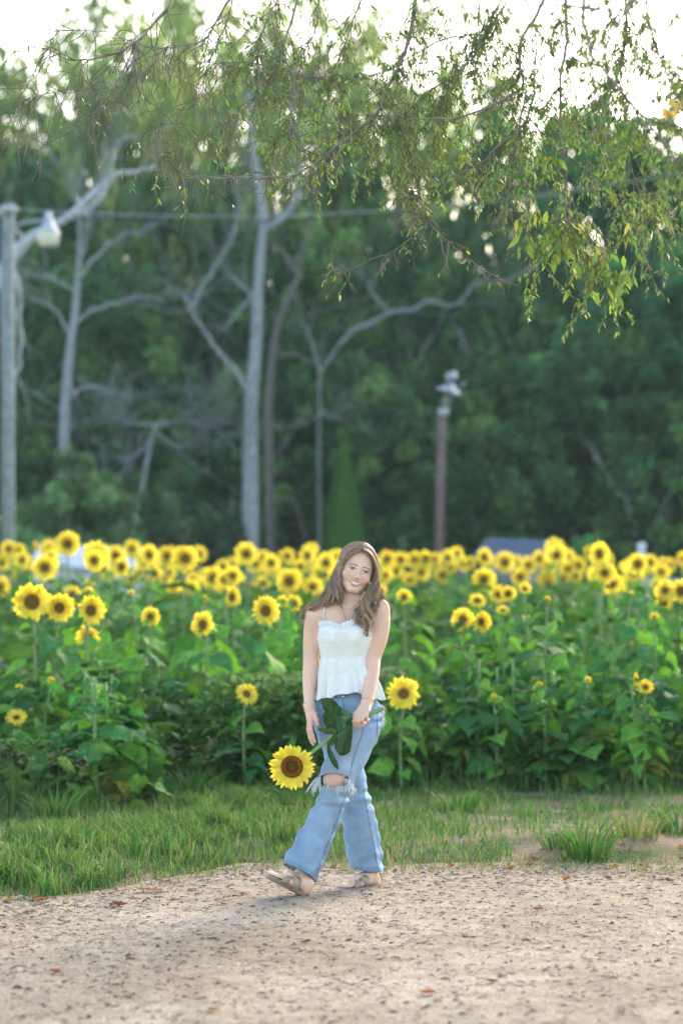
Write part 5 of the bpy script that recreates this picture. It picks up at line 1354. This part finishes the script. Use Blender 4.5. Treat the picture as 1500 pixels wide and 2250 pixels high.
def jsurf(px, py, off=.001):
    q0 = K(px, py, -.6); d_ = unit(K(px, py, .5) - q0); h = jb_.ray_cast(Vector(q0), Vector(d_), 2.0)
    return (np.array(h[0]) if h[0] else K(px, py, -.1)) - d_ * off - ORG
# seams, fly, belt loops, button, pocket edge
mb = MB()
SEAM = [(800, 1600), (793, 1620), (782, 1650), (777, 1665), (772, 1685), (768, 1705)]
for pts in (SEAM, [(758, 1752), (750, 1772), (738, 1808), (727, 1838), (718, 1858), (708, 1885), (698, 1912)], [(798, 1735), (808, 1790), (820, 1850), (828, 1900)]):
    S = np.array([jsurf(a, b, .0005) for a, b in spline(np.array(pts, float), 40)]); tube(mb, S, .0016, 5, (.27, .46, .74))
    for k in range(2, 38, 3): tube(mb, S[k:k + 2] + [0, -.0015, 0], .0023, 4, (.17, .32, .60))
S = np.array([jsurf(a, b, .0005) for a, b in spline(np.array([(752, 1522), (753, 1545), (757, 1565), (748, 1590), (740, 1600)], float), 20)]); tube(mb, S, .0018, 5, (.12, .25, .52))
S = np.array([jsurf(a, b, .0005) for a, b in spline(np.array([(832, 1552), (829, 1580), (828, 1605), (827, 1622)], float), 20)]); tube(mb, S, .002, 5, (.10, .20, .42))
for q in (0, 3.2):                            # double row of hem stitching
    S = np.array([jsurf(a, 1897 + (a - 622) * .55 - 4 - q, .0008) for a in np.linspace(627, 690, 24)]); tube(mb, S, .0011, 4, (.12, .24, .5))
    S = np.array([jsurf(a, 1913 - q + 4 * math.sin((a - 776) / 67 * math.pi), .0008) for a in np.linspace(780, 840, 24)]); tube(mb, S, .0011, 4, (.12, .24, .5))
mb.build('seams', M['denim'], jeans)
for a in (742, 705):
    mb = MB(); S = np.array([jsurf(a, b, .003) for b in (1518, 1524, 1530, 1536)]); tube(mb, S, .0045, 6, (.36, .52, .74)); mb.build('belt_loop', M['denim'], jeans)
mb = MB(); lathe(mb, [(.0001, .004), (.006, .003), (.007, 0), (.0001, -.002)], 14, (.75, .45, .3), M=rx(math.pi / 2), off=jsurf(754, 1530, .004)); mb.build('button', M['gold'], jeans)
# frayed threads
mb = MB(); r = np.random.default_rng(61)
def thread(p, d, L_, rad=.0011, cur=.35):
    P = [p]; d = unit(d)
    for i in range(5): d = unit(d + r.normal(0, cur * .5, 3) + [0, 0, -.25]); P.append(P[-1] + d * L_ / 5)
    tube(mb, P, np.linspace(rad, rad * .6, 6), 4)
for k in range(46):                          # left end of the knee rip
    p = jsurf(r.uniform(701, 706), r.uniform(1700, 1716), .002) if r.uniform() < .5 else K(r.uniform(696, 702), r.uniform(1706, 1722), -.20) - ORG
    thread(p, (-.6 + r.normal(0, .3), -.3, -.5), r.uniform(.03, .085), .0014)
for (a, b, n_, L_) in ((768, 1722, 26, .05), (742, 1728, 8, .045), (752, 1727, 8, .03), (722, 1727, 6, .02), (765, 1712, 16, .03), (781, 1730, 16, .035), (772, 1748, 14, .03)):
    for k in range(n_): thread(jsurf(a + r.normal(0, 3.2), b + r.normal(0, 1.5), .003), (r.normal(-.1, .35), -.3, -.7), L_ * r.uniform(.5, 1.2), .0012)
for k in range(70):                          # whole edge of the rip
    a = r.uniform(0, 6.28); q = K(731 + 36 * math.cos(a), 1714 + 15 * math.sin(a), -.262 + .05 * abs(math.cos(a))) - ORG; thread(q, (r.normal(0, .5), -.2, -math.sin(a) * .6), r.uniform(.006, .016), .0010)
for x_ in (712, 756):                        # threads across the hole
    for k in range(5): P = [surf(x_ + r.normal(0, 1.0) + .4 * q, 1700 + 7 * q, .007) for q in range(5)]; tube(mb, P, .0010, 4)
for k in range(44):                          # torn pocket edge at the hip
    f = r.uniform(0, 1); q = K(836 + 3 * math.sin(f * 3) + r.normal(0, 1), 1543 + 45 * f, -.0) - ORG; thread(q, (.35 + r.normal(0, .3), -.2, -.5), r.uniform(.012, .05), .0012)
mb.build('frayed_threads', M['fray'], jeans)

# ---- camisole: rings from hem to neckline
PRF = np.array([  # photo row, left x, right x, depth half, depth offset
 (1537, 693, 842, .128, .01), (1505, 697, 832, .118, .01), (1480, 700, 822, .108, .005), (1458, 703, 810, .105, 0), (1444, 704, 806, .103, 0), (1425, 701, 812, .109, -.004),
 (1403, 697, 818, .116, -.010), (1385, 699, 817, .124, -.012), (1372, 701, 815, .112, -.008), (1350, 703, 813, .092, 0)])
def cam_ring(py):
    o = np.argsort(PRF[:, 0]); return [np.interp(py, PRF[o, 0], PRF[o, k]) for k in range(1, 5)]
def neck(th):                                 # top edge row for angle th (front = -pi/2)
    s = math.sin(th); c = math.cos(th)
    if s > 0: return 1374 - 8 * s
    x = c                                     # -1 left .. 1 right
    return 1370 - 0 - 7 * math.exp(-((x - .42) / .36) ** 2) - 2 * math.exp(-((x + .55) / .3) ** 2) + 6.5 * math.exp(-((x + .16) / .17) ** 2)
NT, NV = 180, 64
th = np.linspace(0, 2 * math.pi, NT, endpoint=False); CV = []; CC = []
def cam_pt(t, py, out=0.0):
    xl, xr, dy, oy = cam_ring(py); cx = (xl + xr) / 2; a = (xr - xl) / 2 / 470.5
    fl = max(0, min(1, (py - 1444) / 80)); c, s = math.cos(t), math.sin(t)
    sx_ = abs(c) ** .82 * (1 if c >= 0 else -1); sy_ = abs(s) ** .9 * (1 if s >= 0 else -1)
    f = 1 + fl ** .6 * (.085 * math.sin(11 * t + 1.2 * math.sin(3 * t) + py * .012) + .05 * math.sin(23 * t + 1.3 + math.sin(5 * t))) + (1 - min(1, abs(py - 1446) / 6)) * -.01
    if py < 1444: f += .0035 * math.sin(py * 1.55) + .004 * math.sin(17 * t + py * .2)
    z = CAMH - (py - HY) / 470.5
    bust = -.016 * (math.exp(-(((c + .38) / .30) ** 2)) + math.exp(-(((c - .40) / .30) ** 2))) * (s < 0) * math.exp(-((py - 1402) / 22) ** 2)
    return np.array([(cx - 750) / 470.5 + (a * f + out) * sx_, D0 + oy + (dy * f + out) * sy_ + bust, z])
for v in range(NV):
    for t in th:
        top_ = neck(t); f = v / (NV - 1); hem = 1537 - 17 * math.exp(-(((math.cos(t) - .05) / .5) ** 2)) * (math.sin(t) < 0) + 2.0 * math.sin(11 * t + .7 * math.sin(3 * t))
        CV.append(cam_pt(t, hem + (top_ - hem) * f))
i = np.arange(NV - 1)[:, None] * NT; j = np.arange(NT)[None]; j2 = (j + 1) % NT
mb = MB(); mb.add(np.array(CV) - ORG, np.stack([i + j, i + j2, i + NT + j2, i + NT + j], -1).reshape(-1, 4), None, (.93, .94, .92))
def smock():
    m = mat('textured_cotton', 0.9, spec=0.15)
    N = m.node_tree.nodes; L = m.node_tree.links; p = N['Principled BSDF']; tc = N.new('ShaderNodeTexCoord')
    w1 = N.new('ShaderNodeTexWave'); w1.bands_direction = 'Z'; w1.inputs['Scale'].default_value = 50; w1.inputs['Distortion'].default_value = 1.2
    w2 = N.new('ShaderNodeTexWave'); w2.bands_direction = 'X'; w2.inputs['Scale'].default_value = 50; w2.inputs['Distortion'].default_value = 1.2
    for w in (w1, w2): L.new(tc.outputs['Object'], w.inputs[0])
    a = N.new('ShaderNodeMath'); a.operation = 'ADD'; L.new(w1.outputs['Fac'], a.inputs[0]); L.new(w2.outputs['Fac'], a.inputs[1])
    b = N.new('ShaderNodeBump'); b.inputs['Distance'].default_value = .0013; L.new(a.outputs[0], b.inputs['Height']); L.new(b.outputs[0], p.inputs['Normal'])
    return m
M['smock'] = smock()
cami = mb.build('camisole', M['smock'], person); so = cami.modifiers.new('cloth', 'SOLIDIFY'); so.thickness = .002; so.offset = -1
mb = MB(); NR = 720; P = []
for v in range(5):
    for k in range(NR):
        t = 2 * math.pi * k / NR; f = v / 4; w = .0035 * math.sin(70 * t + .8 * math.sin(9 * t)) * (1 - abs(f - .45) * .6) + .002 * math.sin(151 * t)
        P.append(cam_pt(t, neck(t) + 5 - 10.5 * f, .003 + w + .003 * f))
i = np.arange(4)[:, None] * NR; j = np.arange(NR)[None]; j2 = (j + 1) % NR
mb.add(np.array(P) - ORG, np.stack([i + j, i + j2, i + NR + j2, i + NR + j], -1).reshape(-1, 4), None, (.94, .95, .93)); mb.build('ruffle', M['cotton'], cami)
for pts in ([(709, 1370), (710.5, 1358), (712.5, 1342), (714.5, 1330), (716, 1322)], [(800, 1368), (801, 1350), (802, 1335), (802, 1322)]):
    S = [surf(a, b, .003) for a, b in pts]; S += [S[-1] + np.array([.0, .04, .004]), S[-1] + np.array([0, .09, -.03]), S[-1] + np.array([0, .11, -.09])]
    mb = MB(); S = spline(S, 24); P = []
    for q in S: P += [q + [-.0052, 0, 0], q + [0, -.002, 0.0005], q + [.0052, 0, 0]]
    mb.add(P, [[3 * a + b, 3 * a + b + 1, 3 * a + b + 4, 3 * a + b + 3] for a in range(23) for b in range(2)], None, (.82, .83, .82)); o = mb.build('strap', M['cotton'], cami)
    so = o.modifiers.new('cloth', 'SOLIDIFY'); so.thickness = .002

# ---- sandals
def sandal(F, label, inner, buckle):
    t = empty('sandal', (0, 0, 0)); t.parent = person; t['label'] = label
    out = []
    for a, w in ((-.03, .012), (0.0, .024), (.08, .031), (.25, .030), (.42, .029), (.6, .036), (.75, .043), (.88, .041), (.97, .030), (1.02, .014)): out.append((a, w))
    mb = MB(); n = len(out); P = []
    for lv in (0, -.004, -.015, -.016):
        sh = 1.0 if lv > -.016 else .93
        for a, w in out: P.append(F(a, -w * sh, lv))
        for a, w in out[::-1]: P.append(F(a, w * sh, lv))
    P = np.array(P) - ORG; m2 = 2 * n
    Qs = [[l * m2 + k, l * m2 + (k + 1) % m2, (l + 1) * m2 + (k + 1) % m2, (l + 1) * m2 + k] for l in range(3) for k in range(m2)]
    Qs += [[k, k + 1, m2 - 2 - k, m2 - 1 - k] for k in range(n - 1)] + [[3 * m2 + m2 - 1 - k, 3 * m2 + m2 - 2 - k, 3 * m2 + k + 1, 3 * m2 + k] for k in range(n - 1)]
    C = np.vstack([np.tile((.50, .42, .32), (m2, 1)), np.tile((.22, .15, .10), (m2 * 3, 1))])
    mb.add(P, Qs, None, C); mb.build('sole', M['leather'], t, smooth=False)
    for a0, a1, h, wd in ((.36, .64, .060, .040), (.68, .40, .058, .040)):           # two crossing bands
        mb = MB(); P = []
        for k in range(15):
            f = k / 14; a = a0 + (a1 - a0) * f; b = math.cos(math.pi * (1 - f)) * .040; c = (math.sin(math.pi * f) ** .55) * h * (1 - .38 * (a - .36) / .3) - .004
            for w in (-.5, 0, .5): P.append(F(a + w * wd / .235, b * (1.0 + .04 * w), c + .002 * (w == 0) + (.003 if h > .059 else 0) - .012 * w * math.sin(math.pi * f)) - ORG)
        mb.add(P, [[3 * a + b, 3 * a + b + 1, 3 * a + b + 4, 3 * a + b + 3] for a in range(14) for b in range(2)], None, (.40, .29, .20)); o = mb.build('strap', M['leather'], t)
        so = o.modifiers.new('leather', 'SOLIDIFY'); so.thickness = .003
sandal(F1, 'tan strappy sandal on the raised front foot', 1, False)
sandal(F2, 'tan strappy sandal on the rear foot flat on the road', 1, True)

# ---- hair
H = SDF(K(650, 1420) * [1, 0, 1] + [0, 11.05, 0], np.array([K(880, 0)[0], 11.5, K(0, 1185)[2]]), .004)
He(H, (0, .016, .036), (.082, .092, .086), .02); He(H, (0, .034, -.005), (.079, .072, .095), .02)
GU = [ ([(797, 1200, 0), (811, 1220, .02), (819, 1258, .02), (816, 1290, .02)], (.006, .018, .014), .003, 40),
 # control points (px, py, dd), clump radius at root/mid/tip, wave, strands
 ([(794, 1207, -.080), (774, 1214, -.078), (756, 1233, -.064), (745, 1257, -.058), (743, 1282, -.066), (744, 1304, -.078), (741, 1322, -.085)], (.006, .013, .006), .006, 60),
 ([(794, 1203, -.060), (771, 1211, -.055), (753, 1236, -.040), (744, 1262, -.036), (736, 1285, -.048), (738, 1305, -.058), (729, 1322, -.068), (712, 1331, -.070)], (.006, .017, .008), .007, 90),
 ([(793, 1199, -.030), (768, 1206, -.025), (751, 1232, -.008), (739, 1262, -.004), (729, 1286, -.014), (728, 1305, -.030), (716, 1319, -.046), (695, 1331, -.05), (678, 1341, -.03)], (.006, .017, .009), .008, 100),
 ([(792, 1196, .000), (768, 1206, .020), (751, 1232, .035), (739, 1262, .038), (728, 1290, .028), (717, 1310, .012), (694, 1327, .0), (673, 1341, .0), (662, 1360, .0)], (.006, .016, .007), .008, 70),
 ([(791, 1196, .030), (766, 1208, .060), (750, 1240, .085), (742, 1275, .082), (738, 1305, .072), (735, 1330, .075)], (.008, .026, .018), .006, 90),
 ([(793, 1196, .050), (780, 1225, .100), (768, 1270, .100), (762, 1310, .085), (760, 1345, .090)], (.010, .032, .025), .006, 90),
 ([(794, 1196, .050), (803, 1225, .105), (800, 1270, .105), (800, 1310, .085), (800, 1345, .085)], (.010, .032, .025), .006, 90),
 ([(797, 1207, -.080), (813, 1217, -.074), (824, 1238, -.060), (828, 1262, -.054), (822, 1284, -.060), (806, 1303, -.080), (797, 1322, -.095), (790, 1338, -.112), (774, 1342, -.118)], (.005, .011, .006), .008, 70),
 ([(798, 1204, -.060), (816, 1217, -.050), (825, 1243, -.036), (827, 1268, -.034), (820, 1290, -.05), (807, 1312, -.078), (799, 1335, -.108), (802, 1355, -.122), (795, 1379, -.130)], (.006, .016, .009), .011, 110),
 ([(797, 1200, -.030), (817, 1211, -.020), (826, 1240, -.008), (828, 1268, -.010), (826, 1292, -.030), (816, 1313, -.068), (806, 1335, -.098), (809, 1360, -.118), (806, 1398, -.125)], (.006, .017, .009), .011, 120),
 ([(796, 1197, .000), (814, 1207, .020), (825, 1236, .034), (828, 1266, .034), (829, 1290, .010), (830, 1308, -.03), (822, 1324, -.072), (819, 1342, -.085), (811, 1360, -.100)], (.006, .015, .008), .009, 80),
 ([(795, 1197, .030), (812, 1210, .060), (824, 1240, .080), (827, 1275, .075), (829, 1298, .045), (834, 1312, .010), (828, 1330, -.055), (818, 1350, -.09)], (.006, .018, .010), .007, 70),
 ([(798, 1203, -.050), (819, 1223, -.030), (827, 1255, -.020), (824, 1285, -.040), (811, 1310, -.078), (794, 1330, -.108), (786, 1350, -.120), (788, 1374, -.125)], (.005, .013, .007), .012, 90),
 ([(798, 1206, -.072), (820, 1226, -.048), (830, 1262, -.040), (820, 1294, -.064), (803, 1316, -.090), (795, 1345, -.115), (786, 1370, -.13)], (.004, .010, .006), .013, 60),
 ([(790, 1202, -.068), (769, 1216, -.066), (751, 1242, -.052), (740, 1270, -.043), (739, 1295, -.058), (746, 1315, -.075), (741, 1330, -.083)], (.004, .012, .006), .010, 60),
]
for pts, rr3, wv, ns in GU:
    S = spline(np.array([K(*p) for p in pts]), 14); rads = np.interp(np.linspace(0, 1, 14), [0, .3, .62, 1], [rr3[0] * .55, rr3[1] * .5, rr3[1] * .78, rr3[2] * .5])
    for a, b, ra, rb in zip(S[:-1], S[1:], rads[:-1], rads[1:]): H.cap(a, b, ra, rb, .006)
He(H, (0, -.135, -.030), (.0605, .085, .105), .012, True)      # keep the face clear
Hc(H, (0, -.15, .01), (0, -.02, -.16), .045, .04, .01, True)
V, Q = H.nets(); del H.D
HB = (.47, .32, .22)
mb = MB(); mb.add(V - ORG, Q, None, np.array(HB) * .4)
r = np.random.default_rng(71)
for gi, (pts, rr3, wv, ns) in enumerate(GU):
    S = spline(np.array([K(*p) for p in pts]), 30); t = np.linspace(0, 1, 30)
    T = np.gradient(S, axis=0); T /= np.linalg.norm(T, axis=1, keepdims=True); A = np.cross(T, [0, 1, 0]); A /= (np.linalg.norm(A, axis=1, keepdims=True) + 1e-9); Bn = np.cross(T, A)
    rad = np.interp(t, [0, .32, .62, 1], [rr3[0], rr3[1] * .62, rr3[1] * 1.05, rr3[2]])
    nl = 7; lock = [(r.uniform(0, 6.28), r.uniform(.35, .95), r.uniform(0, 6.28), r.uniform(14, 24), r.uniform(.8, 1.25)) for _ in range(nl)]
    for k in range(int(ns * 1.5)):
        la, lr, ph, fr, br = lock[k % nl]
        a = la + r.normal(0, .35); q = lr + r.normal(0, .14); w = 1.35 * wv * np.clip(t * 1.9 - .5, 0, 1) * r.uniform(.8, 1.2)
        end = int(r.integers(22, 31))
        off = (rad * q * 1.12)[:, None] * (math.cos(a) * A + math.sin(a) * Bn) + w[:, None] * (np.sin(fr * t + ph)[:, None] * A + .7 * np.cos(fr * t + ph)[:, None] * Bn)
        P = (S + off)[:end]
        # lighter streaks and ends
        hl = br ** 1.6 * r.uniform(.6, 1.35); c0 = np.array(HB) * hl; c1 = np.array([.70, .50, .33]) * hl
        m_ = np.clip(t[:end] * 1.3 - .3, 0, 1)[:, None] * (.9 if lr > .7 else .45) * r.uniform(.5, 1)
        tube(mb, P - ORG, np.linspace(.0014, .0006, end), 3, c0 * (1 - m_) + c1 * m_)
# strands that cover the crown from the parting
for k in range(1500):
    s = -1 if k % 2 else 1; f = r.uniform(0, 1)
    y0 = -.068 + .14 * f; z0 = .112 - .9 * max(0, -y0 - .02) ** 1.35 * 3 - .25 * max(0, y0 - .02)
    P = []
    for u in np.linspace(0, 1, 12):
        ang = s * (.0 + u * 1.7); sh = 1 - .06 * u ** 3; yy = .016 + (y0 - .016) * (1 - .35 * u) + .012 * u; rr_ = math.sqrt(max(.05, 1 - ((yy - .016) / .096) ** 2))
        P.append(Hp((math.sin(ang) * .0865 * rr_ * sh, yy, .036 + math.cos(ang) * .0915 * rr_)))
    P = np.array(P) + r.normal(0, .0007, (12, 3)); hl = r.uniform(.7, 1.35)
    tube(mb, P - ORG, np.linspace(.0013, .0012, 12), 3, np.array(HB) * hl * (1.0 + .5 * (k % 5 == 0)))
# loose wisps
W_ = [([(728, 1292, -.01), (715, 1303, 0), (700, 1306, 0)], 3), ([(722, 1308, 0), (695, 1326, 0), (676, 1337, 0), (664, 1350, 0), (657, 1364, 0)], 12), ([(700, 1328, -.02), (680, 1338, 0), (668, 1346, 0), (664, 1362, 0), (661, 1380, 0)], 10),
      ([(690, 1330, 0), (672, 1337, 0), (655, 1343, 0)], 7), ([(748, 1284, -.075), (749, 1310, -.085), (748, 1330, -.085), (754, 1348, -.10), (762, 1366, -.115)], 7),
      ([(829, 1296, .02), (842, 1309, .0), (851, 1322, -.01), (863, 1337, 0), (864, 1350, 0), (861, 1364, 0)], 8), ([(830, 1300, 0), (846, 1316, -.02), (850, 1328, -.03)], 5), ([(822, 1330, -.06), (827, 1340, -.07), (822, 1352, -.08), (816, 1358, -.08)], 6),
      ([(795, 1195, 0), (803, 1198, 0), (812, 1206, 0)], 3), ([(826, 1218, .02), (835, 1240, .02), (835, 1265, .02)], 4), ([(740, 1246, .02), (727, 1262, .02), (722, 1284, .02)], 4)]
for pts, n_ in W_:
    S = spline(np.array([K(*p) for p in pts]), 16)
    for k in range(n_):
        o_ = r.normal(0, .0045, 3) * np.linspace(.2, 1, 16)[:, None] + r.normal(0, .003, 3); tube(mb, S + o_ + .0025 * np.sin(np.linspace(0, 9, 16) + k)[:, None] * [1, 0, 1] - ORG, np.linspace(.0010, .0005, 16), 3, (.42, .29, .18))
mb.build('hair', M['hair'], person)

# ---- the sunflower in her hand
hf_o = STEMP[0]
fl = tag(empty('held_sunflower', hf_o), 'large cut sunflower held upside down in her hand with its leaves on the stalk', 'sunflower')
mb = MB(); S = spline(np.array(STEMP), 30); tube(mb, S - hf_o, np.interp(np.linspace(0, 1, 30), [0, .1, .3, 1], [.012, .009, .0085, .0095]), 10); mb.build('stem', M['stalk'], fl)
c0 = K(641.5, 1684.5, -.42) - hf_o
flower_head(fl, 54.5 / FPX * 10.88, 4242, rz(R(-4)) @ rx(R(90)) @ rz(R(20)), c0, npet=33, open_=.10, discf=.455, hi=True)
def drape_leaf(ctrl, widths, cup, c, seed):
    """leaf along a centre line of photo points; widths in photo px"""
    rr_ = np.random.default_rng(seed); n = 14; S = spline(np.array([K(*p) for p in ctrl]), n); w = np.interp(np.linspace(0, 1, n), np.linspace(0, 1, len(widths)), widths) / 470.5
    T = np.gradient(S, axis=0); T /= np.linalg.norm(T, axis=1, keepdims=True); A = np.cross(T, [0, 1, 0]); A /= np.linalg.norm(A, axis=1, keepdims=True)
    P = []; C = []
    for i in range(n):
        for s in (-1, -.66, -.33, 0, .33, .66, 1):
            ed = 1 + (.09 * math.sin(i * 2.7 + s * 2) if abs(s) == 1 else 0)
            P.append(S[i] + A[i] * w[i] * s * ed + np.array([0, cup * w[i] * (abs(s) ** 1.5) + .004 * math.sin(i * 1.3 + s * 5), 0])); C.append(np.array(c) * (1.25 if s == 0 else 1) * (1 + .08 * math.sin(i * 2)))
    mb = MB(); mb.add(np.array(P) - hf_o, [[7 * a + b, 7 * a + b + 1, 7 * a + b + 8, 7 * a + b + 7] for a in range(n - 1) for b in range(6)], None, np.array(C))
    o = mb.build('leaf', M['leaf'], fl); so = o.modifiers.new('thick', 'SOLIDIFY'); so.thickness = .0008
drape_leaf([(757, 1590, -.25), (741, 1578, -.26), (732, 1562, -.265), (718, 1545, -.25), (705, 1535, -.24)], [4, 15, 18, 14, 1], .25, (.055, .12, .04), 1)
drape_leaf([(738, 1606, -.25), (728, 1592, -.26), (722, 1575, -.262), (727, 1556, -.26), (736, 1541, -.25)], [4, 12, 13, 9, 1], -.3, (.05, .11, .035), 2)
drape_leaf([(772, 1590, -.225), (764, 1580, -.245), (752, 1575, -.26), (745, 1590, -.27), (744, 1612, -.27)], [3, 12, 16, 12, 2], .5, (.06, .14, .05), 3)
drape_leaf([(745, 1603, -.255), (755, 1582, -.27), (766, 1572, -.26), (752, 1566, -.255), (738, 1573, -.25)], [2, 7, 8, 7, 1], .4, (.12, .20, .09), 4)
drape_leaf([(768, 1590, -.24), (762, 1610, -.28), (754, 1630, -.285), (750, 1645, -.28), (747, 1660, -.27)], [5, 13, 17, 16, 2], .35, (.075, .15, .05), 5)
drape_leaf([(769, 1596, -.25), (767, 1615, -.288), (764, 1635, -.292), (760, 1650, -.29), (752, 1660, -.28)], [3, 6, 8, 8, 1], -.5, (.05, .11, .035), 6)
drape_leaf([(742, 1610, -.26), (728, 1606, -.27), (715, 1605, -.265), (705, 1603, -.26), (698, 1602, -.25)], [4, 8, 7, 4, .5], .4, (.09, .18, .06), 7)
drape_leaf([(722, 1630, -.285), (722, 1646, -.29), (728, 1662, -.29), (736, 1678, -.285), (743, 1692, -.28)], [2, 4, 6, 6, .5], .5, (.07, .15, .05), 8)
drape_leaf([(738, 1612, -.26), (733, 1624, -.275), (728, 1632, -.28), (722, 1636, -.28)], [3, 7, 6, .5], -.4, (.06, .13, .04), 9)
